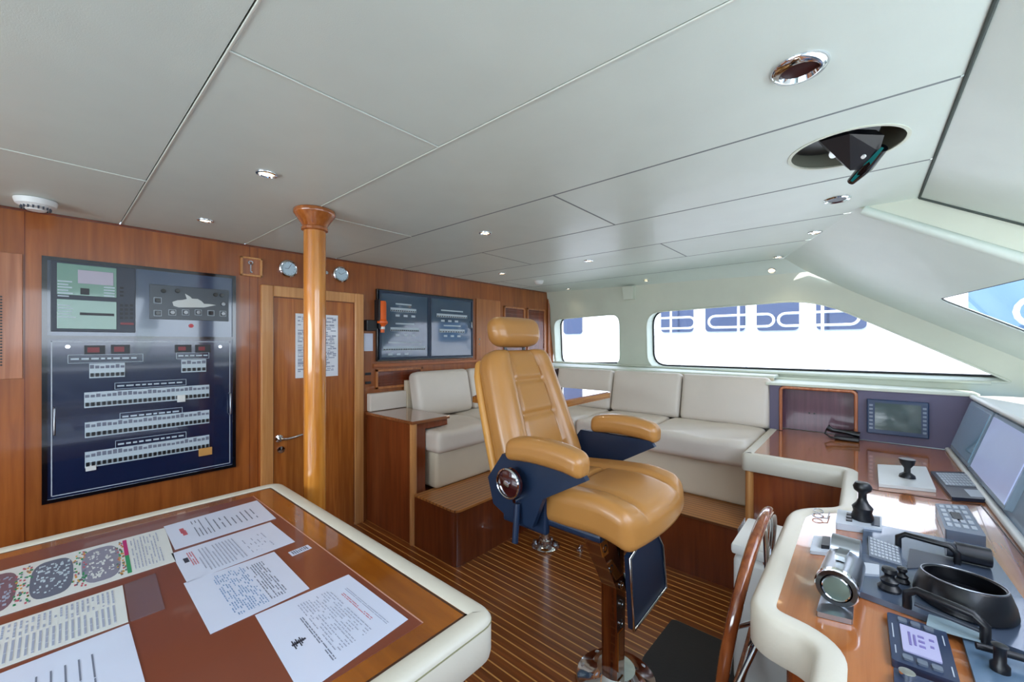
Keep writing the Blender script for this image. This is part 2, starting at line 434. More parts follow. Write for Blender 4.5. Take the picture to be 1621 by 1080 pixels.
# small corner box where the beam meets the port wall
bk = MB(); p = onW(997, 455); bk.prism([p+Vector((.02, -.06, .0)), p+Vector((.02, .06, .0)), p+Vector((.04, .05, -.13)), p+Vector((.04, -.05, -.13))], (-.08, 0, -.0))
struct('trim_6', bk, LININ)
# cheek: raked surface carrying the corner window
K = (2.704, -.24, .62)
ck = lambda x, y: Vector((x, y, K[0]+K[1]*x+K[2]*y)); cn = Vector((.24, -.62, 1)).normalized()
pt = onP(1488, 468, *K); t2 = onP(1621, 440, *K); b1 = onP(1497, 480, *K); b2 = onP(1621, 527, *K)
far_t = pt+(t2-pt)*1.25; far_b = b1+(b2-b1)*1.25
ch_out = [ck(2.56, .017), ck(3.70, .458), ck(3.79, .33)]
for i in range(1, 7):
    Y = .31-.25*i; x = 3.81
    for _ in range(5): x = W0(Y, ck(x, Y).z).x
    ch_out.append(ck(x, Y))
ch_out += [ck(2.56, ch_out[-1].y)]
w3 = rnd([onP(1483, 474, *K), far_t, far_b], [.05, .05, .05])
struct('wall_forward', MB().plate(ch_out, [w3], cn*.016), HEAD)
window('window_3', w3, cn, .006, .010, .004)
# header slope with windscreen panes, and the drop between header and cheek
hd = lambda x, y: Vector((x, y, 2.1+.6*(y+.19))); hn = Vector((0, -.6, 1)).normalized()
q1 = rnd([hd(.94, -.38), hd(1.93, -.36), hd(2.15, -1.55), hd(.94, -1.6)], .06)
q2 = rnd([hd(-.21, -.36), hd(.78, -.38), hd(.78, -1.6), hd(-.43, -1.55)], .06)
struct('wall_windscreen', MB().plate([hd(-.84, -.19), hd(2.56, -.19), hd(2.56, -1.85), hd(-.84, -1.85)], [q1, q2], hn*.02), HEAD)
window('window_4', q1, hn, .012, .012, .004); window('window_5', q2, hn, .012, .012, .004)
def stepface(x):
    Yb = -1.25
    return [Vector((x, .017, 2.1)), Vector((x, -.19, 2.1)), Vector((x, Yb, hd(0, Yb).z)), Vector((x, Yb, 2.09+.62*Yb))]
struct('trim_7', MB().prism(stepface(2.56), (.03, 0, 0)), LININ)
struct('trim_17', MB().tube([(2.565, .0, 2.085), (2.565, -1.2, 2.09-.62*1.2)], .022, 12), HEAD, smooth=60)
struct('trim_8', MB().tube([(2.55, -.19, 2.098), (2.55, -1.2, 1.49)], .006, 8).tube([(-.8, -.19, 2.098), (2.55, -.19, 2.098)], .005, 8), GROOVE)
# starboard side, mirrored (behind the camera)
struct('wall_starboard', MB().plate([mir(p) for p in outer], [[mir(p) for p in rnd([W0(2.4, 1.85), W0(-.1, 1.7), W0(-.4, 1.25), W0(2.4, 1.25)], .08)]], mir(wn*.07)-mir((0, 0, 0))), LININ)
struct('wall_starboard_forward', MB().plate([mir(p) for p in ch_out], [[mir(p) for p in w3]], (0, 0, .05)), HEAD)
struct('wall_port_lower', MB().box(3.95, 4.2, -1.2, 3.07, 0, 1.17), LININ)
struct('wall_starboard_lower', MB().box(-2.45, -2.3, -1.2, 3.07, 0, 1.0), CHERRY)
# dash shelf under the windscreen
dsh = MB().prism([Vector((-1.9, -.50, 1.135)), Vector((3.62, -.50, 1.135)), Vector((3.9, -1.0, 1.135)), Vector((3.0, -1.8, 1.135)), Vector((-1.2, -1.8, 1.135))], (0, 0, -.03))
struct('trim_9', dsh, WHITE)

# aft bulkhead
wx = lambda px: onY(px, 543, AFT).x
wz = lambda px, py: onY(px, py, AFT).z
DX0, DX1 = wx(412), wx(574)
dtop = (wz(412, 452)+wz(574, 465))/2
aft = MB().box(-2.4, DX0+.02, AFT, AFT+.05, 0, CZ).box(DX1-.02, 4.36, AFT, AFT+.05, 0, CZ).box(DX0+.02, DX1-.02, AFT, AFT+.05, dtop-.02, CZ)
struct('wall_aft', aft, CHERRY)
struct('trim_10', MB().box(-2.3, 4.15, AFT-.006, AFT, CZ-.012, CZ-.002), CHERRYD)
# veneer joints
vj = MB()
for px in (39, 395, 408, 760, 868): vj.box(wx(px)-.0015, wx(px)+.0015, AFT-.001, AFT+.001, 0.3, CZ-.01)
struct('trim_11', vj, CHERRYD)
struct('trim_12', MB().cyl((wx(869)-.02, AFT-.012, 1.0), (wx(869)-.02, AFT-.012, 2.09), .018), CHERRY, smooth=60)
# door
dr = MB().box(DX0, DX0+.075, AFT-.022, AFT+.03, 0, dtop, .006).box(DX1-.075, DX1, AFT-.022, AFT+.03, 0, dtop, .006).box(DX0+.0755, DX1-.0755, AFT-.021, AFT+.03, dtop-.075, dtop-.0005, .004)
door = struct('door_1', MB().box(DX0+.075, DX1-.075, AFT-.004, AFT+.05, 0, dtop-.04), CHERRYL)
door.data.materials[0] = wood('door veneer', (158, 84, 30), (192, 116, 50), 'Z')
dr.build('door_frame', CHERRYL, door)
MB().box(DX0+.068, DX0+.080, AFT-.008, AFT-.003, .02, dtop-.07).box(DX1-.080, DX1-.068, AFT-.008, AFT-.003, .02, dtop-.07).box(DX0+.0805, DX1-.0805, AFT-.008, AFT-.003, dtop-.08, dtop-.07).build('door_gap', CHERRYD, door)
hz = wz(455, 692); hx = wx(441)
MB().lathe([(0, 0), (.026, 0), (.026, .008), (.012, .012), (.012, .045), (0, .045)], (hx, AFT-.004, hz), (0, -1, 0)).tube([(hx, AFT-.045, hz), (hx+.04, AFT-.048, hz-.004), (hx+.09, AFT-.05, hz+.002), (hx+.14, AFT-.047, hz+.01)], [.011, .010, .009, .008], 10).build('door_handle', CHROME, door, 40)
MB().lathe([(0, 0), (.024, 0), (.024, .008), (.008, .010), (0, .010)], (wx(444), AFT-.004, wz(444, 712)), (0, -1, 0)).build('lock', CHROME, door, 40)
# notice on the door
x0, x1, z0, z1 = wx(467), wx(534), wz(467, 599), wz(500, 498)
po = thing('notice', 'framed white printed notice hanging on the wooden door behind the pole', 'notice', (x0, AFT-.008, z0))
MB().box(x0, x1, AFT-.010, AFT-.006, z0, z1).build('sheet', pm('white laminate', (240, 243, 250), .25, coat=.6), po)
t = MB()
for i in range(30):
    zz = z1-.03-i*(z1-z0-.06)/30
    xx = x0+.015
    while xx < x1-.03:
        w = random.uniform(.01, .05); w = min(w, x1-.015-xx)
        if random.random() < .72: t.box(xx, xx+w, AFT-.0112, AFT-.0104, zz, zz+random.uniform(.004, .012))
        xx += w+.006
t.build('print', INKL, po)

# ------------------------------------------------------------------ pole
pc = onZ(495, 334, CZ); px_, py_ = .86, 2.03
pole = thing('support_pole', 'round honey-coloured wooden support pole running floor to ceiling before the door', 'pole', (px_, py_, 0))
MB().cyl((px_, py_, 0), (px_, py_, CZ-.075), .050, n=40).build('shaft', HONEY, pole, 40)
MB().lathe([(.051, -.105), (.060, -.10), (.060, -.088), (.054, -.083), (.060, -.072), (.078, -.045), (.092, -.026), (.095, -.02), (.095, -.006), (.090, -.001), (0, -.001)], (px_, py_, CZ), n=40).build('capital', HONEYD, pole, 50)

# ------------------------------------------------------------------ things on the aft bulkhead
def wbox(mb, pl, pr, yt, yb, yoff0, yoff1, bev=0, at=None):
    """box on the aft wall from pixel bounds; yt,yb measured at column 'at'"""
    at = at or (pl+pr)/2
    return mb.box(wx(pl), wx(pr), AFT-yoff1, AFT-yoff0, wz(at, yb), wz(at, yt), bev)
# main electrical panel
EX0, EX1 = wx(66), wx(372); ET = (wz(66, 405)+wz(372, 438))/2; EM = (wz(70, 531)+wz(372, 538))/2; EB = (wz(75, 797)+wz(372, 738))/2
ep = thing('electrical_panel', 'large navy electrical switchboard of breaker rows and gauges on the left wooden wall', 'switchboard', (EX0, AFT, EB))
MB().plate([Vector((EX0, AFT-.02, EB)), Vector((EX1, AFT-.02, EB)), Vector((EX1, AFT-.02, ET)), Vector((EX0, AFT-.02, ET))],
           [[Vector((EX0+.018, AFT-.02, EB+.018)), Vector((EX1-.018, AFT-.02, EB+.018)), Vector((EX1-.018, AFT-.02, EM-.008)), Vector((EX0+.018, AFT-.02, EM-.008))],
            [Vector((EX0+.018, AFT-.02, EM+.008)), Vector((EX1-.018, AFT-.02, EM+.008)), Vector((EX1-.018, AFT-.02, ET-.018)), Vector((EX0+.018, AFT-.02, ET-.018))]], (0, .02, 0)).build('frame', BLACKG, ep)
up = MB().box(EX0+.018, EX1-.018, AFT-.008, AFT-.001, EM+.008, ET-.018).build('upper_panel', pm('slate blue panel', (58, 76, 104), .15, coat=1), ep)
low = MB().box(EX0+.018, EX1-.018, AFT-.014, AFT-.001, EB+.018, EM-.008).build('lower_door', NAVY, ep)
bd = MB()
for a, b, c, d in ((EX0+.03, EX0+.034, EB+.03, EM-.02), (EX1-.034, EX1-.03, EB+.03, EM-.02), (EX0+.03, EX1-.03, EB+.03, EB+.034), (EX0+.03, EX1-.03, EM-.024, EM-.02)):
    bd.box(a, b, AFT-.0155, AFT-.0135, c, d)
bd.build('border_line', GREYL, low)
for pxx, ya, yb in ((86, 645, 688), (362, 622, 655)):
    x = wx(pxx); MB().tube([(x, AFT-.014, wz(pxx, ya)), (x, AFT-.04, wz(pxx, ya)-.004), (x, AFT-.04, wz(pxx, yb)+.004), (x, AFT-.014, wz(pxx, yb))], .005, 8).build('door_handle', STEEL, low, 60)
def meter(pl, pr, at, yt, yb):
    b = wbox(MB(), pl, pr, yt, yb, .014, .020, .001, at).build('digital_meter', BLACK, ep)
    wbox(MB(), pl+5, pr-9, yt+3, yb-3, .0195, .021, 0, at).build('readout', REDD, b)
meter(133, 166, 150, 547, 561); meter(175, 205, 190, 546, 560); meter(276, 302, 289, 546, 558); meter(308, 332, 320, 546, 558)
def titleplate(pl, pr, yt, yb):
    at = (pl+pr)/2; b = MB(); z0, z1 = wz(at, yb), wz(at, yt); x0, x1 = wx(pl), wx(pr)
    for a, c, d, e in ((x0, x1, z1-.002, z1), (x0, x1, z0, z0+.002), (x0, x0+.002, z0, z1), (x1-.002, x1, z0, z1)): b.box(a, c, AFT-.0165, AFT-.014, d, e)
    x = x0+.01
    while x < x1-.02:
        w = random.uniform(.015, .03); b.box(x, min(x+w, x1-.008), AFT-.0165, AFT-.014, (z0*.6+z1*.4), (z0*.4+z1*.6)); x += w+.008
    b.build('title_plate', LABEL, ep)
for a in ((107, 226, 561, 574), (278, 330, 558, 568), (181, 294, 603, 613), (189, 288, 649, 661), (182, 294, 690, 702)): titleplate(*a)
def breakers(x0, x1, z0, z1, n, missing=()):
    r = MB().box(x0, x1, AFT-.020, AFT-.014, z0, z1).build('breaker_row', LABEL, ep)
    h = z1-z0; w = (x1-x0)/n; t = MB(); l = MB()
    for i in range(n):
        if i in missing: continue
        t.box(x0+w*(i+.18), x0+w*(i+.82), AFT-.027, AFT-.019, z0+h*.10, z0+h*.34, .001)
        l.box(x0+w*(i+.12), x0+w*(i+.88), AFT-.0208, AFT-.0198, z0+h*.66, z0+h*random.uniform(.8, .93))
    t.build_each('toggle', BLACK, r); l.build('name_tags', INK, r)
def brow(pl, pr, lt, lb, rt, rb, n): breakers(wx(pl), wx(pr), (wz(pl, lb)+wz(pr, rb))/2, (wz(pl, lt)+wz(pr, rt))/2, n)
brow(133, 330, 621, 645, 609, 630, 26); brow(134, 330, 668, 692, 649, 670, 26); brow(134, 330, 714, 738, 689, 711, 26)
brow(141, 197, 575, 598, 575, 597, 7); brow(286, 325, 569, 589, 569, 589, 5)
wbox(MB(), 313, 334, 708, 720, .02, .03, .002).build('tag_clip', ORP, ep)
wbox(MB(), 135, 152, 735, 744, .02, .026, .002).build('tag_clip', PAPERC, ep)
wbox(MB(), 279, 292, 625, 636, .02, .03, .002).build('tag_clip', PAPERC, ep)
for pxx in (107, 347): MB().cyl((wx(pxx), AFT-.022, wz(pxx, 549)), (wx(pxx), AFT-.013, wz(pxx, 549)), .009).build('key_lock', CHROME, ep, 40)
# upper part : alarm monitor and mimic board
u1 = wbox(MB(), 80, 214, 417, 526, .008, .014, .002, 147).build('alarm_monitor', DGREY, ep)
wbox(MB(), 90, 184, 421, 469, .0135, .016, .001, 137).build('screen', GREENS, u1)
wbox(MB(), 90, 184, 476, 521, .0135, .016, .001, 137).build('screen', GREENS, u1)
wbox(MB(), 123, 179, 430, 451, .0155, .018, .001, 150).build('display_window', pm('pale lilac display', (176, 170, 186), .2, coat=.6), u1)
m_ = MB()
for i in range(6): wbox(m_, 91, 112+random.randint(-4, 4), 445+i*4.6, 447+i*4.6, .0155, .017)
for i in range(4): wbox(m_, 164, 181, 455+i*4.4, 457+i*4.4, .0155, .017)
for i in range(5): wbox(m_, 91, 116+random.randint(-5, 5), 483+i*4.6, 484.6+i*4.6, .0155, .017)
m_.build('caption_lines', LABEL, u1)
m_ = MB(); wbox(m_, 126, 180, 496, 500, .0155, .018); wbox(m_, 127, 141, 457, 467, .0155, .018)
m_.build_each('slot', BLACK, u1)
m_ = MB()
for r_ in range(4):
    for c_ in range(3): wbox(m_, 189+c_*8, 194+c_*8, 482+r_*6.5, 486+r_*6.5, .0135, .017)
for r_ in range(3): wbox(m_, 189, 195, 455+r_*6, 458+r_*6, .0135, .017)
m_.build_each('key', BLACK, u1)
wbox(MB(), 190, 211, 511, 514.5, .0135, .018).build('indicator_strip', REDD, u1)
u2 = wbox(MB(), 236, 361, 455, 507, .008, .014, .002, 298).build('mimic_board', pm('mimic grey', (70, 78, 86), .3), ep)
m_ = MB()
for pxx, pyy in ((249, 476), (249, 496), (272, 495), (293, 495), (313, 495), (333, 496), (352, 497), (258, 461), (280, 461), (352, 482), (340, 467), (350, 468)):
    MB.cyl(m_, (wx(pxx), AFT-.024, wz(pxx, pyy)), (wx(pxx), AFT-.0135, wz(pxx, pyy)), .0105, .0125, 16)
m_.build_each('gauge', BLACKG, u2, 40)
m_ = MB()
for pxx, pyy in ((249, 476), (249, 496), (272, 495), (293, 495), (313, 495), (333, 496), (352, 497)):
    x, z = wx(pxx), wz(pxx, pyy)
    for a, b, c, d in ((-.017, .017, .015, .017), (-.017, .017, -.017, -.015), (-.017, -.015, -.017, .017), (.015, .017, -.017, .017)): m_.box(x+a, x+b, AFT-.0155, AFT-.0138, z+c, z+d)
m_.build('gauge_outline', LABEL, u2)
bo = [(272, 480), (274, 486), (282, 488), (322, 486), (341, 481), (331, 480), (322, 480), (318, 476), (312, 473), (303, 473), (300, 470), (292, 466), (295, 474), (288, 476), (280, 477)]
MB().prism([Vector((wx(a), AFT-.0142, wz(300, b))) for a, b in bo], (0, -.002, 0)).build('ship_outline', pm('mimic white', (206, 212, 212), .5), u2)
MB().cyl((wx(302), AFT-.012, wz(302, 516)), (wx(302), AFT-.006, wz(302, 516)), .012).build('round_label', pm('red label', (190, 70, 80), .4), ep)
# left louvred panel
lp = thing('louvred_panel', 'light wooden panel with a column of small vent holes at the left edge', 'panel', (wx(-40), AFT, 1.3))
wbox(MB(), -120, 36, 401, 600, .0, .008, .002, 20).build('board', CHERRYP, lp)
m_ = MB()
for i in range(24): m_.cyl((wx(2), AFT-.0095, wz(2, 470+i*4.7)), (wx(2), AFT-.007, wz(2, 470+i*4.7)), .004, n=8)
m_.build('vent_holes', BLACK, lp)
# key box
kb = thing('key_case', 'small square wooden frame holding a key, above and left of the door', 'key case', (wx(397), AFT, wz(397, 437)))
m_ = MB(); x0, x1, z0, z1 = wx(380), wx(414), wz(397, 438), wz(397, 408)
m_.box(x0, x1, AFT-.02, AFT, z1-.012, z1, .002).box(x0, x1, AFT-.02, AFT, z0, z0+.012, .002).box(x0, x0+.012, AFT-.02, AFT, z0, z1, .002).box(x1-.012, x1, AFT-.02, AFT, z0, z1, .002)
m_.build('frame', CHERRYL, kb)
MB().box(x0+.01, x1-.01, AFT-.004, AFT-.001, z0+.01, z1-.01).build('backing', CHERRYP, kb)
xm = (x0+x1)/2-.004
MB().tube([(xm+.012*math.cos(a*math.pi/6), AFT-.008, z1-.035+.010*math.sin(a*math.pi/6)) for a in range(12)], .004, 6, True).box(xm-.003, xm+.003, AFT-.01, AFT-.006, z0+.025, z1-.044).box(xm-.003, xm+.010, AFT-.01, AFT-.006, z0+.025, z0+.033).build('key', STEEL, kb, 60)
# round instruments
def gauge(pxx, pyy, label, kind, ang):
    x, z = wx(pxx), wz(pxx, pyy); g_ = thing(kind, label, kind.replace('_', ' '), (x, AFT, z), 'round chrome wall instruments')
    MB().lathe([(0, 0), (.060, 0), (.062, .006), (.060, .022), (.053, .028), (.048, .026), (.048, .018), (0, .018)], (x, AFT, z), (0, -1, 0)).build('case', CHROME, g_, 40)
    MB().cyl((x, AFT-.0195, z), (x, AFT-.0175, z), .048, n=28).build('dial', pm('dial blue white', (198, 220, 232), .3, coat=.6), g_, 40)
    h = MB()
    for a, l in ((ang, .034), (ang+120, .024)):
        h.tube([(x, AFT-.021, z), (x+l*math.cos(R(a)), AFT-.021, z+l*math.sin(R(a)))], .0014, 6)
    for i in range(12): h.box(x+.041*math.cos(i*math.pi/6)-.002, x+.041*math.cos(i*math.pi/6)+.002, AFT-.0205, AFT-.0193, z+.041*math.sin(i*math.pi/6)-.002, z+.041*math.sin(i*math.pi/6)+.002)
    h.build('pointer', INK, g_)
gauge(455, 426, 'round chrome clock with pale dial on the wall left of the pole', 'wall_clock', 60)
gauge(538, 435, 'round chrome barometer with pale dial on the wall right of the pole', 'barometer', 30)
tag(MB().cyl((wx(516), AFT-.012, wz(516, 432)), (wx(516), AFT, wz(516, 432)), .012).build('wall_button', CHROME, None, 40), 'small round chrome button on the wall just right of the pole', 'button')
# torch on bracket, phone plate
tx, tz = wx(601)-.01, wz(601, 500)
to = thing('torch', 'bright orange torch clipped upright on a black wall bracket beside the door', 'torch', (tx, AFT-.06, tz-.14))
MB().lathe([(0, -.115), (.016, -.113), (.018, -.06), (.028, -.05), (.043, -.035), (.043, -.02), (.034, -.012), (.031, .0), (.031, .135), (.026, .148), (0, .15)], (tx, AFT-.06, tz-.03), n=24).build('body', ORANGE, to, 40)
MB().cyl((tx, AFT-.06, tz-.115), (tx, AFT-.06, tz-.095), .02).build('switch_ring', WHITE, to, 40)
hb = thing('torch_bracket', 'black wall bracket holding the orange torch', 'bracket', (wx(586), AFT, wz(586, 522)))
wbox(MB(), 576, 592, 507, 524, 0, .05, .004).build('base', BLACK, hb)
MB().box(tx-.04, tx-.025, AFT-.075, AFT, tz-.11, tz+.13, .003).build('back_rail', BLACK, hb)
MB().box(tx-.05, tx+.01, AFT-.032, AFT-.02, tz-.10, tz-.08).build('clip', BLACK, hb)
lb = wbox(MB(), 576, 590, 528, 556, 0, .004, .001).build('wall_label', PAPER, None); tag(lb, 'small white paper label on the wall below the torch bracket', 'label')
sw = MB(); wbox(sw, 578, 587, 590, 594, 0, .004); wbox(sw, 578, 587, 604, 608, 0, .004)
tag(sw.build('socket_strip', BLACK, None), 'two small dark slots in the wood right of the door frame', 'socket')
# twin breaker cabinet
bx0, bx1 = wx(594), wx(746); bt = (wz(594, 460)+wz(746, 472))/2; bb = (wz(596, 573)+wz(746, 566))/2
bc = thing('breaker_cabinet', 'two-door glass-fronted navy breaker cabinet above the settee on the aft wall', 'cabinet', (bx0, AFT, bb))
MB().box(bx0, bx1, AFT-.03, AFT-.001, bb, bt, .004).build('body', BLACKG, bc)
bm_ = wx(676)
for a, b, sd in ((bx0+.02, bm_-.008, 0), (bm_+.008, bx1-.02, 1)):
    pn = MB().box(a, b, AFT-.036, AFT-.03, bb+.02, bt-.02).build('door', pm('cabinet blue grey', (50, 76, 104), .08, coat=1), bc)
    MB().plate([Vector((a-.006, AFT-.036, bb+.014)), Vector((b+.006, AFT-.036, bb+.014)), Vector((b+.006, AFT-.036, bt-.014)), Vector((a-.006, AFT-.036, bt-.014))],
               [[Vector((a+.012, AFT-.036, bb+.032)), Vector((b-.012, AFT-.036, bb+.032)), Vector((b-.012, AFT-.036, bt-.032)), Vector((a+.012, AFT-.036, bt-.032))]], (0, -.006, 0)).build('door_rim', NAVYM, pn)
    w = b-a; h = bt-bb; l = MB(); t = MB()
    spec = [(.2, .72, .70, 12), (.2, .78, .42, 14), (.06, .92, .15, 18)] if sd == 0 else [(.14, .86, .66, 14), (.2, .8, .42, 10)]
    for u0, u1, v, n_ in spec:
        l.box(a+w*u0, a+w*u1, AFT-.040, AFT-.036, bb+h*v, bb+h*(v+.055))
        for i in range(n_): t.box(a+w*(u0+(u1-u0)*(i+.2)/n_), a+w*(u0+(u1-u0)*(i+.75)/n_), AFT-.043, AFT-.039, bb+h*(v+.005), bb+h*(v+.022))
        l.box(a+w*(u0+.1), a+w*(u1-.1), AFT-.038, AFT-.036, bb+h*(v+.10), bb+h*(v+.12))
        for i in range(3): l.box(a+w*(u0+.1+i*.16), a+w*(u0+.18+i*.16), AFT-.038, AFT-.036, bb+h*(v-.07), bb+h*(v-.04))
    l.build('breaker_row', LABEL, pn); t.build_each('toggle', BLACK, pn)
MB().tube([(bx1-.05, AFT-.036, bb+h*.5), (bx1-.05, AFT-.06, bb+h*.51), (bx1-.05, AFT-.06, bb+h*.6), (bx1-.05, AFT-.036, bb+h*.61)], .006, 8).build('handle', STEEL, bc, 60)
# moulding and grille under the cabinet
struct('trim_13', MB().box(bx0-.02, wx(790), AFT-.014, AFT, bb-.05, bb-.02, .004), CHERRYX)
def grille(name, pl, pr, yt, yb, label, n=9):
    at = (pl+pr)/2; x0, x1, z0, z1 = wx(pl), wx(pr), wz(at, yb), wz(at, yt); g_ = thing(name, label, 'grille', (x0, AFT, z0))
    MB().box(x0, x1, AFT-.014, AFT, z1-.02, z1, .002).box(x0, x1, AFT-.014, AFT, z0, z0+.02, .002).box(x0, x0+.02, AFT-.014, AFT, z0, z1, .002).box(x1-.02, x1, AFT-.014, AFT, z0, z1, .002).build('frame', wood('grille frame', (160, 92, 46), (186, 116, 62), 'Z'), g_)
    m = MB(); MB.box(m, x0+.018, x1-.018, AFT-.002, AFT-.0005, z0+.018, z1-.018)
    for i in range(n):
        zz = z0+.02+(z1-z0-.04)*(i+.5)/n; m.box(x0+.018, x1-.018, AFT-.011, AFT-.003, zz-.003, zz+.004)
    m.build('louvres', CHERRYD, g_)
grille('wall_grille', 594, 668, 583, 613, 'dark wooden ventilation grille low on the wall left of the cream cushions', 5)
grille('louvred_door', 797, 830, 486, 590, 'narrow louvred wooden door directly left of the corner louvred door', 18)
grille('louvred_door', 834, 862, 489, 590, 'narrow louvred wooden door next to the cream side wall', 18)
cdr = thing('cupboard_door', 'plain narrow wooden cupboard door between breaker cabinet and helm chair back', 'cupboard', (wx(770), AFT, 1.3))
wbox(MB(), 753, 791, 475, 585, 0, .012, .003).build('leaf', wood('cupboard cherry', (168, 100, 52), (190, 122, 66), 'Z'), cdr); 
MB().cyl((wx(757), AFT-.022, wz(757, 537)), (wx(757), AFT-.01, wz(757, 537)), .009).cyl((wx(757), AFT-.018, wz(757, 545)), (wx(757), AFT-.01, wz(757, 545)), .008).build('knob', CHROME, cdr, 40)

# ------------------------------------------------------------------ chart table
TZ = .78
tb = thing('chart_table', 'large chart table with amber varnished top and cream padded rim in the foreground', 'table', (0, 1.4, 0))
cx1, cy0, cy1, cx0 = .735, .69, 2.14, -1.15
MB().box(cx0, cx1-.03, cy0+.03, cy1-.03, .70, TZ-.006).build('top', TABLEW, tb)
pathT = [(p.x, p.y) for p in rnd([Vector((cx0, cy0, 0)), Vector((cx1, cy0, 0)), Vector((cx1, cy1, 0)), Vector((cx0, cy1, 0))], [.03, .05, .07, .03])]
prof = [(.0, TZ-.105), (-.004, TZ-.09), (-.004, TZ-.014), (.004, TZ-.003), (.014, TZ), (.042, TZ), (.050, TZ-.004), (.052, TZ-.012), (.052, TZ-.04), (.045, TZ-.105)]
MB().sweep(pathT, prof, True).build('padded_rim', RIM, tb, 40)
MB().sweep(pathT, [(.052, TZ-.01), (.058, TZ-.01), (.058, TZ-.0055), (.052, TZ-.0055)], True).build('inner_seam', pm('dark joint', (70, 40, 24), .4), tb)
MB().sweep(pathT, [(-.0055, TZ-.020), (-.003, TZ-.020), (-.003, TZ-.017), (-.0055, TZ-.017)], True).build('stitching', SEAM, tb)
MB().box(cx0+.05, cx1-.05, cy0+.06, cy1-.06, .02, .69).build('cabinet_body', CHERRYD, tb)
# brown leather pad under clear cover
padc = [onZ(408, 782, TZ), onZ(655, 990, TZ), onZ(655, 990, TZ)+Vector((-1.5, .0, 0)), Vector((-1.1, onZ(408, 782, TZ).y-.0, TZ))]
pa = onZ(408, 782, TZ); pb = onZ(658, 988, TZ)
PZ = TZ-.0045
pad = thing('desk_pad', 'brown leather desk pad lying on the chart table under the papers', 'desk pad', (0, 1.4, PZ))
MB().box(-1.08, (pa.x+pb.x)/2, .80, pa.y, TZ-.006, PZ, .0005).build('leather', PADBROWN, pad)
MB().box((pa.x+pb.x)/2-.002, (pa.x+pb.x)/2+.001, .80, pa.y, PZ-.0005, PZ+.0008).build('clear_edge', pm('clear edge', (200, 150, 130), .2, coat=.5), pad)
PZ += .0006
def sheet(name, label, cat, corners, mats, z, group=None):
    """corners: top-left, top-right, bottom-right, bottom-left (pixels or points)"""
    c = [onZ(p[0], p[1], z) if len(p) == 2 else Vector(p) for p in corners]
    o = thing(name, label, cat, c[0], group)
    MB().prism(c, (0, 0, .0007)).build('paper', mats, o); return o, c
def uv(c, u, v): return (c[0]*(1-u)+c[1]*u)*(1-v)+(c[3]*(1-u)+c[2]*u)*v
def marks(o, c, rects, mat, name='print', h=.0012):
    m = MB()
    for u0, u1, v0, v1 in rects:
        q = [uv(c, u0, v0), uv(c, u1, v0), uv(c, u1, v1), uv(c, u0, v1)]
        m.prism([p+Vector((0, 0, .0006)) for p in q], (0, 0, h-.0006))
    m.build(name, mat, o)
def textlines(u0, u1, v0, v1, n, fill=.8, thick=.35, wmin=.02, wmax=.09, vertical=True):
    out = []
    for i in range(n):
        a = u0+(u1-u0)*i/n; b = a+(u1-u0)/n*thick; v = v0
        while v < v1:
            w = random.uniform(wmin, wmax)
            if random.random() < fill: out.append((a, b, v, min(v+w, v1)))
            v += w+.012
    return out
# corner orders: 'across' runs along the table's aft edge
D = [(403.6, 974.6), (551.6, 910), (646, 981), (478, 1103)]
C_ = [(290.6, 924), (434, 874), (490, 932), (333, 1004.5)]
B_ = [(271, 877), (428, 827), (467, 858), (296, 923)]
A_ = [(259, 834), (406.7, 792.6), (437, 821), (277, 871)]
o, c = sheet('document', 'printed white document nearest the right table corner, with a small dark crest', 'document', D, PAPER, PZ, 'documents on the chart table')
marks(o, c, textlines(.36, .72, .12, .86, 13, .75, .3, .02, .06), INKL)
marks(o, c, textlines(.3, .34, .3, .9, 2, .95, .4), INK, 'heading'); marks(o, c, textlines(.83, .87, .2, .9, 2, 1, .3, .1, .2), INKL, 'footer')
marks(o, c, textlines(.76, .80, .25, .75, 2, .95, .3), INKR, 'red_line')
marks(o, c, [(.13+.016*i, .14+.016*i, .5+.02*(i % 2), .60-.02*(i % 3)) for i in range(6)]+[(.12, .24, .535, .555)], pm('crest', (50, 54, 70), .5), 'crest')
o, c = sheet('document', 'printed white document in the middle of the row, dense pale blue and black text', 'document', C_, PAPER, PZ, 'documents on the chart table')
marks(o, c, textlines(.26, .60, .08, .92, 14, .7, .4, .015, .05), INKB); marks(o, c, textlines(.62, .82, .12, .9, 7, .8, .35), INK, 'list')
o, c = sheet('document', 'printed white document with grey paragraph lines second from the aft table edge', 'document', B_, PAPER, PZ, 'documents on the chart table')
marks(o, c, textlines(.18, .56, .15, .9, 12, .9, .35, .1, .3), INKL); marks(o, c, [(.06, .10, .3, .45)], pm('crest', (50, 54, 70), .5), 'crest')
marks(o, c, textlines(.11, .17, .15, .6, 3, .9, .4), INKR, 'red_line'); marks(o, c, textlines(.6, .85, .3, .85, 6, .5, .25), INKL, 'notes')
o, c = sheet('document', 'printed white document closest to the aft table edge, half covered rows of text', 'document', A_, PAPER, PZ, 'documents on the chart table')
marks(o, c, textlines(.24, .42, .12, .8, 5, .9, .25, .1, .3), INK); marks(o, c, textlines(.44, .9, .3, .75, 8, .8, .2, .06, .2), INK, 'list')
marks(o, c, [(.11, .15, .3, .5), (.12, .16, .4, .6)], INKR, 'crest')
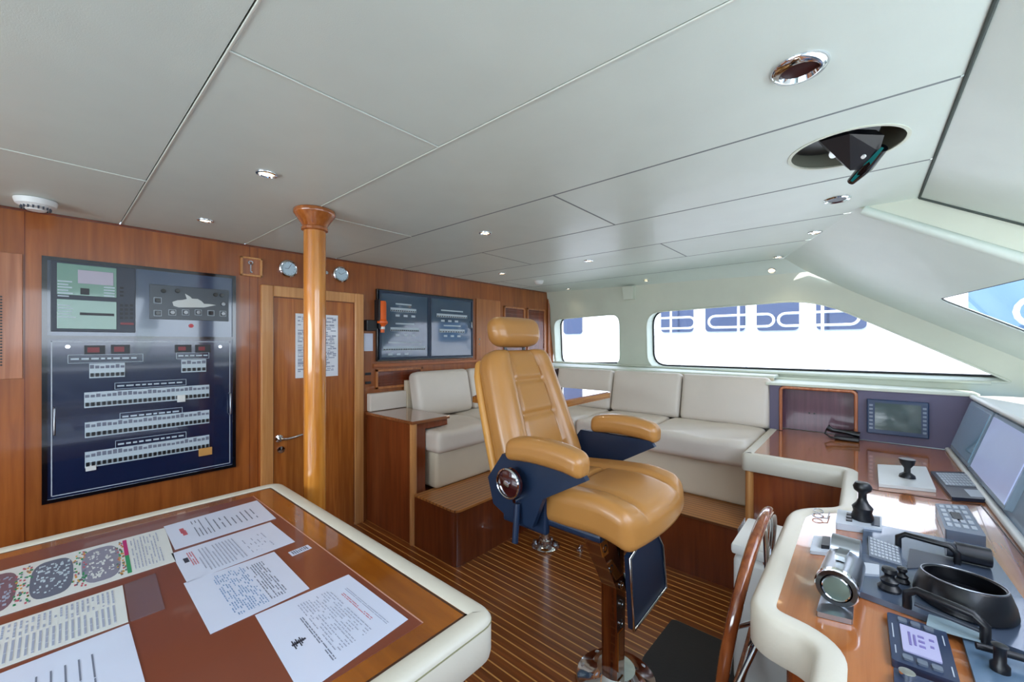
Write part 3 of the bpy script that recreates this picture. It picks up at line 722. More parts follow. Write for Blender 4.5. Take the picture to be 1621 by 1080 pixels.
# safety plan (long chart)
e0, e1, e2, e3 = onZ(0, 905, PZ), onZ(261, 836, PZ), onZ(278.5, 889, PZ), onZ(0, 976, PZ)
ext = (e0-e1).normalized()*.32
o, c = sheet('safety_plan', 'long coloured ship safety plan with three deck drawings along the aft table edge', 'plan', [e0+ext, e1, e2, e3+ext], PAPERC, PZ)
L_ = (e0+ext-e1).length
def upx(px, py): 
    p = onZ(px, py, PZ); q = (p-c[0]); a = (c[1]-c[0]); return q.dot(a)/a.length_squared
dk = [(upx(-12, 940), .18), (upx(85, 915), .2), (upx(165, 893), .18)]
for i, (uc, w) in enumerate(dk):
    hull = []
    m = MB()
    wv = .105
    for k in range(28):
        a = k*math.pi*2/28; uu = uc+wv*.95*abs(math.cos(a))**.6*(1 if math.cos(a) > 0 else -1)*.62; vv = .5+.42*abs(math.sin(a))**.7*(1 if math.sin(a) > 0 else -1)
        hull.append(uv(c, uu, vv)+Vector((0, 0, .0006)))
    m.prism(hull, (0, 0, .0004)); m.build('deck_plan', pm(['plan mauve', 'plan slate', 'plan violet'][i], [(120, 92, 104), (100, 106, 124), (134, 132, 150)][i], .4), o)
    marks(o, c, [(uc+random.uniform(-.055, .045), 0, random.uniform(.15, .8), 0) for _ in range(0)], INK)
    rr = []
    for _ in range(70):
        u = uc+random.uniform(-.05, .045); v = random.uniform(.16, .8); rr.append((u, u+random.uniform(.003, .01), v, v+random.uniform(.01, .05)))
    marks(o, c, rr, [INKL, LABEL, PAPERC][i], 'deck_detail', .0015)
rr = {0: [], 1: [], 2: [], 3: []}
for u0, u1 in ((upx(22, 930), upx(50, 925)), (upx(116, 905), upx(140, 900)), (upx(186, 885), upx(200, 880))):
    for _ in range(60):
        u = random.uniform(u0, u1); v = random.uniform(.06, .92); rr[random.randint(0, 3)].append((u, u+.006, v, v+.035))
for k, mt in enumerate((INK, GREENP, ORP, INKR)): marks(o, c, rr[k], mt, 'symbols')
ug = upx(205, 878)
marks(o, c, [(ug-.006, ug+.008, .06, .5)], MAGP, 'magenta_bar'); marks(o, c, [(ug-.006, ug+.008, .5, .94)], GREENP, 'green_bar')
marks(o, c, textlines(ug+.02, .97, .08, .9, 9, .85, .35, .03, .1), INKL, 'legend')
e0, e1, e2, e3 = onZ(0, 991, PZ), onZ(194, 927, PZ), onZ(203, 985, PZ), onZ(0, 1055, PZ); ext = (e0-e1).normalized()*.25
o, c = sheet('data_sheet', 'white sheet of fine tabulated figures below the safety plan', 'sheet', [e0+ext, e1, e2, e3+ext], PAPERC, PZ)
marks(o, c, textlines(.05, .97, .06, .42, 46, .75, .4, .03, .09), INKL); marks(o, c, textlines(.3, .97, .48, .92, 30, .95, .4, .1, .3), INKL, 'table_rules')
marks(o, c, textlines(.05, .28, .5, .9, 12, .6, .4, .03, .1), INK, 'notes')
e0, e1, e2 = onZ(0, 1067, PZ), onZ(204, 988, PZ), onZ(227, 1071, PZ); e3 = e0+(e2-e1); ext = (e0-e1).normalized()*.12; dn = (e2-e1).normalized()*.05
o, c = sheet('letter', 'white printed letter at the lower left corner of the picture', 'letter', [e0+ext, e1, e2+dn, e3+ext+dn], PAPER, PZ)
marks(o, c, textlines(.35, .85, .25, .9, 8, .95, .14, .2, .6), INK); marks(o, c, [(.3, .32, .35, .5)], INKR, 'crest')
cl = [onZ(196, 926, PZ), onZ(246, 908, PZ), onZ(261, 964, PZ), onZ(206, 985, PZ)]
tag(MB().prism(cl, (0, 0, .0006)).build('plastic_sleeve', pm('smoky film', (124, 92, 92), .12, coat=1), None), 'empty clear plastic sleeve beside the sheet of figures', 'sleeve')
o, c = sheet('sticker', 'tiny white printed sticker on the brown pad near the right table edge', 'sticker', [(456, 875), (487, 863), (494, 868), (463, 881)], PAPER, PZ)
marks(o, c, textlines(.1, .9, .15, .85, 8, .8, .6), INK)

# ------------------------------------------------------------------ settee corner
# end cabinet
ec = thing('end_cabinet', 'tall wooden end cabinet with glossy top standing between door and settee', 'cabinet', (1.71, 2.42, 0))
MB().prism([Vector((1.715, 2.43, 0)), Vector((1.822, 2.43, 0)), Vector((1.822, 2.43, .818)), Vector((2.03, 2.43, .818)), Vector((2.03, 2.43, .865)), Vector((1.715, 2.43, .865))], (0, .635, 0)).build('body', CHERRYD, ec)
ec.children[0].data.materials[0] = wood('cabinet cherry', (112, 50, 22), (134, 66, 30), 'Z', gs=22)
MB().box(1.70, 2.045, 2.415, AFT, .865, .888, .005).build('top', wood('gloss top', (128, 74, 40), (160, 98, 60), 'X', .12, 1, .03), ec)
MB().cyl((1.728, 2.445, 0), (1.728, 2.445, .865), .026, n=24).build('corner_post', CHERRYL, ec, 40)
struct('trim_14', MB().box(1.715, 2.06, AFT-.06, AFT, .89, 1.035, .008), CREAM)
# stepped platform
SZ = .37
pf = thing('platform', 'raised wooden platform with striped teak top under the corner settee', 'platform', (1.72, 1.97, 0))
o1 = rnd([Vector((1.83, 3.05, 0)), Vector((1.83, 2.415, 0)), Vector((1.72, 2.415, 0)), Vector((1.72, 1.97, 0)), Vector((2.64, 1.97, 0)), Vector((2.64, .55, 0)), Vector((3.2, .55, 0)), Vector((3.2, 3.05, 0))], [0, 0, 0, .05, .03, 0, 0, 0])
MB().prism(o1, (0, 0, SZ-.014)).build('riser', wood('riser cherry', (98, 44, 20), (122, 58, 28), 'Z', .25, .5, gs=22), pf)
o1t = rnd([Vector((1.712, 2.41, SZ-.014)), Vector((1.712, 1.96, SZ-.014)), Vector((2.63, 1.96, SZ-.014)), Vector((3.05, 2.38, SZ-.014)), Vector((3.05, 2.41, SZ-.014))], [0, .05, 0, 0, 0])
MB().prism(o1t, (0, 0, .014)).build('tread', STEPY, pf)
MB().prism([Vector((2.63, 1.96, SZ-.014)), Vector((2.63, .55, SZ-.014)), Vector((3.05, .55, SZ-.014)), Vector((3.05, 2.38, SZ-.014))], (0, 0, .014)).build('tread', STEPX, pf)
# upholstered settee bases
sb = thing('settee', 'L-shaped cream upholstered settee base around the corner table', 'settee', (2.0, 2.4, SZ))
MB().pad(.62, .35, .14, .03, 4, M=Matrix.Translation((1.85+.62+.02, 2.36+.35, SZ+.14))).build('base', CREAMB, sb, 60)
MB().pad(.38, 1.24, .14, .03, 4, M=Matrix.Translation((3.0+.38, .55+1.24, SZ+.14))).build('base', CREAMB, sb, 60)
MB().box(3.74, 3.78, .53, 3.05, .6, 1.17).box(2.06, 3.76, 3.0, 3.05, .6, 1.12).build('back_frame', CREAMB, sb)
def cushion(name, label, cat, ctr, half, r, puff, group, M=None, warp=None):
    Mx = Matrix.Translation(ctr) @ (M or Matrix.Identity(4))
    o = MB().pad(*half, r, 10, puff, warp, Mx).build(name, CREAM, None, 60)
    return tag(o, label, cat, group)
gs, gb = 'seat cushions of the corner settee', 'back cushions of the corner settee'
def wrinkle(seed):
    rs = random.Random(seed); k = [(rs.uniform(8, 22), rs.uniform(8, 22), rs.uniform(0, 6), rs.uniform(.001, .003)) for _ in range(5)]
    def f(p, n):
        d = sum(a*math.sin(x*p.x+y*p.y+q) for x, y, q, a in k)
        return Vector((p.x, p.y, p.z+d*max(0, n[2])))
    return f
ya, yb = 2.29, 2.90
cushion('seat_cushion', 'cream seat cushion at the settee end beside the wooden end cabinet', 'cushion', (1.828+.30, (ya+yb)/2, .725), (.298, .31, .080), .04, (0, .006, .012), gs, warp=wrinkle(1))
cushion('seat_cushion', 'cream seat cushion behind the helm chair back, along the aft wall', 'cushion', (2.43+.24, (ya+yb)/2, .725), (.24, .31, .082), .04, (0, .006, .012), gs, warp=wrinkle(2))
xs0, xs1 = 2.92, 3.60
for i, (y0, y1, lb_) in enumerate(((.55, 1.255, 'cream seat cushion next to the helm counter, nearest the windscreen'), (1.265, 1.84, 'cream seat cushion in the middle of the side settee, behind the far armrest'), (1.85, 2.90, 'cream corner seat cushion at the aft end under the small window'))):
    cushion('seat_cushion', lb_, 'cushion', ((xs0+xs1)/2, (y0+y1)/2, .725), ((xs1-xs0)/2, (y1-y0)/2-.003, .082), .04, (.006, 0, .012), gs, warp=wrinkle(i+5))
# back cushions on aft wall
Mb = Matrix.Rotation(R(-12), 4, 'X')
cushion('back_cushion', 'cream back cushion leaning on the aft wall right of the end cabinet', 'cushion', (2.06+.30, 2.90, 1.0), (.305, .075, .20), .05, (0, .02, 0), gb, Mb)
cushion('back_cushion', 'cream back cushion on the aft wall partly hidden by the helm chair', 'cushion', (2.68+.27, 2.90, 1.0), (.27, .075, .20), .05, (0, .02, 0), gb, Mb)
Ms = Matrix.Rotation(R(13), 4, 'Y')
for i, (y0, y1, lb_) in enumerate(((.535, 1.185, 'cream back cushion beside the slate niche panel, rightmost of the row'), (1.195, 1.835, 'cream back cushion in the middle of the side row under the wide window'), (1.845, 2.49, 'cream back cushion at the aft end of the side row under the small window'))):
    cushion('back_cushion', lb_, 'cushion', (3.64, (y0+y1)/2, .985), (.065, (y1-y0)/2, .195), .035, (.015, 0, 0), gb, Ms)
nb = MB().box(3.6, 3.76, 2.56, 2.95, .86, 1.165, .005).build('corner_box', wood('dark corner', (62, 40, 44), (80, 54, 56), 'Y'), None)
tag(nb, 'dark wooden corner box between the aft and side back cushions', 'box')
# table
tt = thing('dining_table', 'glossy wooden saloon table with burl edge on a chrome pedestal', 'table', (2.33, 1.71, 0))
t0, t1, u0, u1, tz_ = 1.895, 2.74, 1.405, 2.02, 1.09
MB().prism(rnd([Vector((t0, u0, tz_-.045)), Vector((t1, u0, tz_-.045)), Vector((t1, u1, tz_-.045)), Vector((t0, u1, tz_-.045))], .03), (0, 0, .040)).build('edge_band', BURL, tt)
MB().prism(rnd([Vector((t0+.01, u0+.01, tz_-.005)), Vector((t1-.01, u0+.01, tz_-.005)), Vector((t1-.01, u1-.01, tz_-.005)), Vector((t0+.01, u1-.01, tz_-.005))], .03), (0, 0, .005)).build('tabletop', wood('table gloss', (120, 66, 30), (160, 96, 48), 'X', .06, 1, .02), tt)
MB().cyl((2.33, 1.71, .02), (2.33, 1.71, tz_-.045), .030, n=24).build('pedestal', CHROME, tt, 40)
MB().lathe([(0, 0), (.098, 0), (.10, .008), (.09, .018), (.05, .024), (.045, .05), (.03, .055), (0, .055)], (2.33, 1.71, 0)).build('deck_socket', CHROME, tt, 40)
m_ = MB()
for k in range(6): m_.cyl((2.33+.075*math.cos(k*1.047), 1.71+.075*math.sin(k*1.047), .015), (2.33+.075*math.cos(k*1.047), 1.71+.075*math.sin(k*1.047), .035), .014, n=12)
m_.build_each('bolt', STEEL, tt, 40)
fx = onZ(918, 872, 0)
fl = thing('floor_cleat', 'small chrome deck fitting on the floor behind the helm chair column', 'fitting', fx)
MB().lathe([(0, 0), (.022, 0), (.02, .008), (.008, .012), (.008, .04), (0, .042)], fx).build('stem', CHROME, fl, 40)
MB().tube([fx+Vector((-.035, 0, .02)), fx+Vector((.035, 0, .02))], .006).build('bar', CHROME, fl, 40)

# ------------------------------------------------------------------ helm chair
hc = thing('helm_chair', 'tan leather helm chair with headrest and armrests on a lacquered column', 'chair', (1.60, .82, 0))
CX = 1.50
def groove(d, w=.006, dep=.010): return -dep*math.exp(-(d/w)**2)
def seatwarp(p, n):
    x, y, z = p
    if n[2] > 0:
        k = n[2]
        s = abs(n[0])
        z += k*(.022*max(0, (s-.5)/.5)**1.0*(1 if s < .9 else 1-(s-.9)*3) + groove(s-.56, .045, .016)*(1 if y > -.20 else .7))
        z += k*groove((y-.04)/.25, .045, .013)*(1 if s < .56 else 0)
    # waterfall front
    t = max(0, (-n[1]-.35)/.65)
    z -= .042*t*t
    w = 1-.10*max(0, n[1])+.03*max(0, -n[1])
    return Vector((x*w, y-(.03*(1-n[0]**2) if n[1] < 0 else 0)*abs(n[1]), z))
Mseat = Matrix.Translation((CX-.01, .82, .835)) @ Matrix.Rotation(R(4), 4, 'X').inverted()
MB().pad(.262, .25, .060, .036, 40, (0, .01, .01), seatwarp, Mseat).build('seat', LEATHER, hc, 80)
def backwarp(p, n):
    x, y, z = p           # x width, z height, y thickness (front is -y)
    hgt = (n[2]+1)/2
    w = 1.02-.19*hgt**1.4
    if hgt > .82: w *= 1-.13*((hgt-.82)/.18)**2
    if n[1] < 0:
        k = -n[1]; s = abs(n[0])
        cpan = .50 - .06*hgt
        bol = max(0, (s-cpan)/(1-cpan)); y -= k*(.026*math.sin(min(1, bol*1.1)*math.pi)**.8 if bol > 0 else 0)
        y += k*(.018*math.exp(-((s-cpan)/.035)**2))
        if s < cpan: y += k*.015*(math.exp(-((hgt-.72)/.020)**2)+math.exp(-((hgt-.44)/.020)**2))
    return Vector((x*w, y, z))
Mback = Matrix.Translation((CX+.0, 1.20, 1.14)) @ Matrix.Rotation(R(-20), 4, 'X')
MB().pad(.262, .052, .285, .040, 44, (0, .01, 0), backwarp, Mback).build('backrest', LEATHER, hc, 80)
MB().pad(.264, .02, .285, .018, 10, (0, .0, 0), lambda p, n: backwarp(p, (n[0], 1, n[2])), Mback @ Matrix.Translation((0, .066, -.02))).build('back_shell', pm('back shell tan', (206, 148, 72), .4), hc, 60)
Mh = Matrix.Translation((CX+.02, 1.305, 1.502)) @ Matrix.Rotation(R(-12), 4, 'X')
MB().pad(.165, .05, .068, .045, 12, (.004, .012, .008), lambda p, n: Vector((p.x*(1-.08*max(0, -n[2])), p.y, p.z)), Mh).build('headrest', LEATHER, hc, 80)
MB().cyl((CX-.05, 1.30, 1.36), (CX-.05, 1.305, 1.45), .008).cyl((CX+.09, 1.30, 1.36), (CX+.09, 1.305, 1.45), .008).build_each('headrest_post', BLACK, hc, 40)
for sx in (-1, 1):
    ax_ = CX-.01+sx*.318
    MB().pad(.045, .168, .041, .03, 12, (0, 0, .006), lambda p, n: Vector((p.x, p.y, p.z-.022*max(0, n[1])**2-.02*max(0, -n[1])**3)), Matrix.Translation((ax_, .860, 1.058)) @ Matrix.Rotation(R(2), 4, 'X')).build('armrest', LEATHER, hc, 80)
    lp_ = [(1.16, .90), (1.08, 1.01), (.72, 1.01), (.70, .985), (.88, .88), (.93, .76), (1.04, .76), (1.13, .80)]
    MB().prism([Vector((ax_-sx*.012, y, z)) for y, z in lp_], (-sx*.024, 0, 0)).build('arm_bracket', NAVYM, hc)
MB().box(CX-.255, CX+.235, .68, 1.10, .755, .785, .01).box(CX-.27, CX-.24, .9, 1.12, .72, .98, .01).build('seat_frame', NAVYM, hc)
kx = CX-.35
MB().lathe([(0, .0), (.052, 0), (.056, .006), (.054, .02), (.046, .026), (0, .026)], (kx, 1.0, .925), (-1, 0, 0)).build('recline_knob', pm('knob maroon', (60, 22, 22), .15, coat=1), hc, 40)
MB().lathe([(.050, .018), (.056, .018), (.057, .026), (.052, .030), (.050, .027)], (kx, 1.0, .925), (-1, 0, 0)).lathe([(0, .024), (.014, .024), (.014, .034), (0, .036)], (kx, 1.0, .925), (-1, 0, 0)).build('knob_trim', CHROME, hc, 40)
MB().cyl((kx+.02, .99, .84), (kx, .985, .70), .012).build('lever', NAVYM, hc, 40)
MB().cyl((kx-.0, .99, .855), (kx+.06, .99, .855), .008).build('lever_pin', CHROME, hc, 40)
bx_, by_ = 1.60, .80
MB().prism([Vector((bx_-.05, by_-.03, .06)), Vector((bx_+.018, by_-.03, .06)), Vector((bx_+.03, by_-.03, .42)), Vector((CX-.03, by_-.03, .77)), Vector((CX-.16, by_-.03, .77)), Vector((bx_-.055, by_-.03, .43))], (0, .07, 0)).build('column', LACQ, hc)
m_ = MB()
for k, (x, z) in enumerate(((CX-.09, .71), (CX-.06, .64), (CX-.01, .54), (bx_-.015, .43), (bx_-.015, .35), (bx_-.018, .27))):
    m_.lathe([(.010, 0), (.016, 0), (.016, .004), (.010, .004)], (x, by_-.031, z), (0, -1, 0), 16)
m_.build_each('bolt', CHROME, hc, 40)
MB().prism([Vector((bx_-.045, by_-.034, .08)), Vector((bx_+.0, by_-.034, .08)), Vector((bx_+.0, by_-.034, .24)), Vector((bx_-.045, by_-.034, .24))], (0, .005, 0)).prism([Vector((bx_-.06, by_-.034, .47)), Vector((bx_-.015, by_-.034, .47)), Vector((CX-.0, by_-.034, .57)), Vector((CX-.04, by_-.034, .57))], (0, .005, 0)).prism([Vector((CX-.075, by_-.034, .61)), Vector((CX-.03, by_-.034, .61)), Vector((CX-.06, by_-.034, .74)), Vector((CX-.12, by_-.034, .74))], (0, .005, 0)).build_each('column_inlay', pm('amber inlay', (150, 84, 30), .15, coat=1), hc)
MB().box(bx_+.0, bx_+.05, by_-.015, by_+.06, .04, .76, .006).build('rear_column', BLACKG, hc)
MB().lathe([(0, 0), (.165, 0), (.17, .008), (.165, .016), (.12, .03), (.09, .05), (.08, .06), (0, .06)], (bx_, by_, 0.001)).build('base_plate', CHROME, hc, 40)
m_ = MB()
for k in range(8): m_.lathe([(0, 0), (.012, 0), (.012, .01), (0, .012)], (bx_+.14*math.cos(k*math.pi/4+.3), by_+.14*math.sin(k*math.pi/4+.3), .014), n=10)
m_.build_each('bolt', STEEL, hc, 40)
# fold-down footrest (navy pad in chrome frame)
fp = [onY(996, 884, .66), onY(1012, 856, .66), onY(1038, 842, .66), onY(1047, 862, .66), onY(1053, 930, .66), onY(1002, 998, .66)]
fr = MB().prism(fp, (0, .02, 0)).build('footrest', NAVYM, hc)
MB().tube([p+Vector((0, -.004, 0)) for p in fp], .006, 8, True).build('footrest_frame', CHROME, fr, 60)
MB().tube([onY(1000, 875, .70), Vector((CX+.05, .78, .70))], .010).tube([onY(1035, 850, .70), Vector((CX+.16, .80, .76))], .010).tube([onY(1002, 960, .68), Vector((bx_+.03, .78, .45))], .010).build_each('footrest_arm', BLACKG, hc, 60)

# mat
mt = [onZ(1078, 990, 0), onZ(1160, 1022, 0)]
xm1 = 2.14; mt = rnd([Vector((xm1, .75, 0)), Vector((xm1, .08, 0)), Vector((.95, .08, 0)), Vector((.95, .66, 0)), Vector((1.45, .66, 0)), Vector((1.78, .76, 0))], .03)
tag(MB().prism(mt, (0, 0, .012)).build('floor_mat', MATB, None), 'black rubber floor mat between the helm chair base and the wheel', 'mat')

# ------------------------------------------------------------------ helm console
KZ = .80
hcn = thing('helm_console', 'varnished wooden helm console counter with cream padded edge', 'console', (1.8, 0, 0))
front = [Vector((-.6, .075, 0)), Vector((1.10, .075, 0)), Vector((1.13, .215, 0)), Vector((1.93, .215, 0)), Vector((2.07, .07, 0)), Vector((2.69, .07, 0)), Vector((2.69, .54, 0)), Vector((3.60, .54, 0))]
def roundpath(P, rad, seg=8):
    out = [P[0]]
    for i in range(1, len(P)-1):
        p, a, b = P[i], P[i-1], P[i+1]; r = rad[i]; da, db = a-p, b-p; t = min(r, da.length*.48, db.length*.48)
        s0, s1 = p+da.normalized()*t, p+db.normalized()*t
        for k in range(seg+1): u = k/seg; out.append((1-u)**2*s0+2*u*(1-u)*p+u*u*s1)
    return out+[P[-1]]
fpth = roundpath(front, [0, .05, .14, .12, .05, .02, .025, 0])
back = [Vector((3.60, -.40, 0)), Vector((-.6, -.42, 0))]
wkp = roundpath([Vector((-.6, .05, 0)), Vector((1.13, .05, 0)), Vector((1.16, .19, 0)), Vector((1.90, .19, 0)), Vector((2.05, .045, 0)), Vector((2.715, .045, 0)), Vector((2.715, .515, 0)), Vector((3.60, .515, 0))], [0, .05, .12, .10, .05, .02, .02, 0])
lo = [Vector((p.x, p.y, KZ-.05)) for p in wkp+back]
MB().prism(lo, (0, 0, .046)).build('worktop', COUNTW, hcn)
kp = [(0, KZ-.10), (.004, KZ-.095), (.004, KZ-.016), (-.004, KZ-.003), (-.014, KZ+.001), (-.044, KZ+.001), (-.052, KZ-.004), (-.052, KZ-.04), (-.05, KZ-.1)]
MB().sweep([(p.x, p.y) for p in fpth], kp).build('padded_rim', RIM, hcn, 40)
ins = [Vector((p.x, p.y, 0.0)) for p in roundpath([Vector((-.6, .0, 0)), Vector((1.13, .0, 0)), Vector((1.19, .15, 0)), Vector((1.88, .15, 0)), Vector((2.03, .02, 0)), Vector((2.72, .02, 0)), Vector((2.72, .51, 0)), Vector((3.58, .51, 0))], [0, .05, .12, .10, .05, .02, .01, 0])]
MB().prism(ins+[Vector((3.58, -.38, 0)), Vector((-.6, -.4, 0))], (0, 0, KZ-.051)).build('body', wood('console cherry', (124, 54, 22), (150, 74, 32), 'Z', .22, .6, gs=22), hcn)
MB().cyl((2.715, .505, .0), (2.715, .505, KZ-.1), .022, n=20).build('corner_post', CHERRYL, hcn, 40)
# joint lines in the worktop
m_ = MB(); a, b = onZ(1408, 785, KZ), onZ(1560, 806, KZ); m_.tube([onZ(1553, 800, KZ-.003), onZ(1640, 905, KZ-.003)], .002, 6)
m_.tube([onZ(1360, 772, KZ-.003), onZ(1553, 800, KZ-.003)], .0015, 6)
m_.build('joint_line', BLACK, hcn)
# slate back panel with niche
SX = 3.60
ny0, ny1, nz1 = onX(1236, 640, SX).y, onX(1355, 640, SX).y, onX(1300, 617, SX).z
bp = thing('niche_panel', 'slate leather back panel behind the counter with a wood-framed niche', 'cabinet', (SX, 0, KZ))
nl = rnd([Vector((SX, ny0, KZ)), Vector((SX, ny1, KZ)), Vector((SX, ny1, nz1)), Vector((SX, ny0, nz1))], [0, 0, .03, .03])
po_ = [Vector((SX, .535, KZ)), Vector((SX, ny0, KZ))]
ring = [Vector((SX, .535, KZ)), Vector((SX, ny0, KZ))]+[p for p in reversed(nl[2:])]+[Vector((SX, ny1, KZ)), Vector((SX, -.40, KZ)), Vector((SX, -.52, 1.13)), Vector((SX, .535, 1.13))]
MB().plate(ring, [], (.02, 0, 0)).build('leather', SLATE, bp)
MB().tube([Vector((SX-.004, ny0, KZ))]+[p+Vector((-.004, 0, 0)) for p in reversed(nl[2:])]+[Vector((SX-.004, ny1, KZ))], .011, 8).build('niche_frame', wood('frame cherry', (170, 96, 60), (200, 128, 88), 'Z'), bp, 60)
MB().box(SX+.10, SX+.11, ny1-.02, ny0+.02, KZ, nz1+.02).box(SX, SX+.11, ny0, ny0+.01, KZ, nz1).box(SX, SX+.11, ny1-.01, ny1, KZ, nz1).box(SX, SX+.11, ny1, ny0, nz1, nz1+.01).build('niche_lining', NICHE, bp)
MB().cyl((SX+.098, (ny0+ny1)/2+.05, KZ+.13), (SX+.101, (ny0+ny1)/2+.05, KZ+.13), .006).cyl((SX+.098, (ny0+ny1)/2+.02, KZ+.13), (SX+.101, (ny0+ny1)/2+.02, KZ+.13), .006).build_each('niche_hole', BLACK, bp)
MB().box(SX, SX+.11, ny1, ny0, KZ-.03, KZ-.004).build('niche_shelf', COUNTW, bp)
struct('trim_15', MB().box(SX-.01, 4.0, -.52, .56, 1.13, 1.15, .004), LININ)
# display on panel
y0, y1 = onX(1372, 650, SX).y, onX(1470, 650, SX).y; z1, z0 = onX(1420, 634, SX).z, onX(1420, 689, SX).z
md = thing('chart_display', 'wide dark display unit with side buttons mounted on the slate panel', 'display', (SX, y0, z0))
MB().box(SX-.035, SX, y1, y0, z0, z1, .006).build('housing', pm('display blue', (40, 62, 96), .3), md)
MB().box(SX-.0375, SX-.034, y1+.035, y0-.04, z0+.03, z1-.02).build('screen', SCREENG, md)
m_ = MB()
for k in range(7):
    zz = z0+.03+k*(z1-z0-.05)/7
    m_.box(SX-.039, SX-.034, y0-.03, y0-.012, zz, zz+.012).box(SX-.039, SX-.034, y1+.012, y1+.028, zz, zz+.012)
m_.build_each('button', GREYM, md)
# telephone in niche
pp = Vector((3.52, onX(1330, 690, 3.52).y, KZ))
ph = thing('telephone', 'black telephone handset lying at the mouth of the niche', 'telephone', pp)
MB().box(pp.x-.05, pp.x+.06, pp.y-.10, pp.y+.03, KZ, KZ+.025, .006).build('base', BLACK, ph)
MB().tube([pp+Vector((-.01, .07, .07)), pp+Vector((-.01, .04, .055)), pp+Vector((0, -.03, .05)), pp+Vector((0, -.10, .04))], [.022, .014, .014, .02], 10).build('handset', BLACK, ph, 50)
MB().tube([pp+Vector((-.01, .07, .06)), pp+Vector((-.03, .08, .03)), pp+Vector((-.05, .05, .012)), pp+Vector((-.05, .0, .01))], .005, 8).build('cord', BLACK, ph, 50)
# instrument bulkhead facing aft with monitors
def fb(X, z, o=0): return Vector((X, -.40-(z-KZ)*.30+o, z))
ib = thing('instrument_bulkhead', 'white-edged sloping instrument fascia at the front of the helm', 'fascia', (2.5, -.4, KZ))
MB().prism([fb(3.59, KZ-.04), fb(-.6, KZ-.04), fb(-.6, 1.13), fb(3.59, 1.13)], (0, -.02, 0)).build('fascia', pm('fascia grey', (150, 166, 186), .35, coat=.3), ib)
MB().tube([fb(3.58, KZ+.004, .012), fb(-.6, KZ+.004, .012)], .014, 8).tube([fb(3.58, 1.13, .01), fb(-.6, 1.13, .01)], .014, 8).build('edge_moulding', WHITE, ib, 60)
def onF(px, py):
    a, b, c = ray(px, py)   # Y = -.40-.30(z-KZ)
    d = (-.40-.30*(CAMZ-KZ))/(b+.30*c); return Vector((a*d, b*d, CAMZ+c*d))
def mon(xa, xb, z0, z1, label, mat):
    o = thing('monitor', label, 'monitor', fb(xa, z0))
    L = rnd([fb(xa, z0), fb(xb, z0), fb(xb, z1), fb(xa, z1)], .01, 3)
    MB().prism(L, (0, .02, .006)).build('housing', pm('monitor frame', (150, 170, 186), .25, coat=.4), o)
    q = [fb(xa+.015*(1 if xb > xa else -1), z0+.02, .0215), fb(xb-.015*(1 if xb > xa else -1), z0+.02, .0215), fb(xb-.015*(1 if xb > xa else -1), z1-.014, .0215), fb(xa+.015*(1 if xb > xa else -1), z1-.014, .0215)]
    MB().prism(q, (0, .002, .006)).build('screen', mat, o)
mon(3.50, 2.98, .83, 1.11, 'pale glass monitor in the front fascia nearest the slate panel', pm('sky reflection screen', (120, 156, 180), .08, coat=1, emit=(140, 176, 196), es=.18))  # first screen's tint and glow are a painted reflection
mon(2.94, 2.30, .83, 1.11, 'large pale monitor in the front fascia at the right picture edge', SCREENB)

# steering wheel
WC = Vector((1.60, .298, .53)); WR = .335
sw_ = thing('steering_wheel', 'varnished wooden steering wheel with chrome spokes seen edge-on', 'steering wheel', WC)
Mw = Matrix.Translation(WC) @ Matrix.Rotation(R(8), 4, 'X')
MB().tube([Mw @ Vector((WR*math.cos(a*math.pi/32), 0, WR*math.sin(a*math.pi/32))) for a in range(64)], .017, 12, True).build('rim', wood('wheel wood', (110, 52, 24), (150, 84, 46), 'Z', .12, 1, .03), sw_, 60)
MB().tube([Mw @ Vector(((WR-.018)*math.cos(a*math.pi/32), -.002, (WR-.018)*math.sin(a*math.pi/32))) for a in range(64)], .006, 8, True).build('rim_band', CHROME, sw_, 60)
for k in range(5):
    a = R(90+72*k); p0 = Mw @ Vector((.03*math.cos(a), -.055, .03*math.sin(a))); p1 = Mw @ Vector(((WR-.01)*math.cos(a), 0, (WR-.01)*math.sin(a)))
    MB().tube([p0, p1], [.010, .007], 10).build('spoke', CHROME, sw_, 60)
MB().lathe([(0, -.03), (.03, -.03), (.045, -.015), (.05, .01), (.04, .025), (0, .03)], WC+Vector((0, -.055, 0)), (0, 1, -.14)).build('hub', CHROME, sw_, 50)
MB().cyl(WC+Vector((0, -.07, .01)), WC+Vector((0, -.17, .03)), .038).build('shaft', BLACKG, sw_, 50)
wb = thing('white_locker', 'low white moulded locker on the floor behind the steering wheel', 'locker', (2.0, .2, 0))
MB().box(1.91, 2.24, .08, .42, 0, .55, .03, 3).build('body', WHITE, wb, 40)
MB().box(1.905, 2.245, .075, .425, .555, .60, .012, 2).build('lid', WHITE, wb, 40)

# ------------------------------------------------------------------ instruments on the console
def quadbox(corners, z0, z1, inset=0):
    c = [onZ(x, y, z0) if not isinstance(x, Vector) else x for x, y in corners]
    return [Vector((p.x, p.y, z0)) for p in c]
def dev(name, label, cat, corners, h, mat, part='housing', rad=.006, z=KZ-.003, group=None):
    c = [onZ(x, y, z+h) for x, y in corners]; c = [Vector((p.x, p.y, z)) for p in c]
    o = thing(name, label, cat, sum(c, Vector())/4, group)
    MB().prism(rnd(c, rad, 3), (0, 0, h)).build(part, mat, o)
    return o, [p+Vector((0, 0, h)) for p in c]
def dquad(o, c, u0, u1, v0, v1, h, mat, name, rad=0.0, sink=.001):
    q = [uv(c, u0, v0), uv(c, u1, v0), uv(c, u1, v1), uv(c, u0, v1)]; q = rnd(q, rad, 3) if rad else q
    return MB().prism([p-Vector((0, 0, sink)) for p in q], (0, 0, h+sink)).build(name, mat, o)
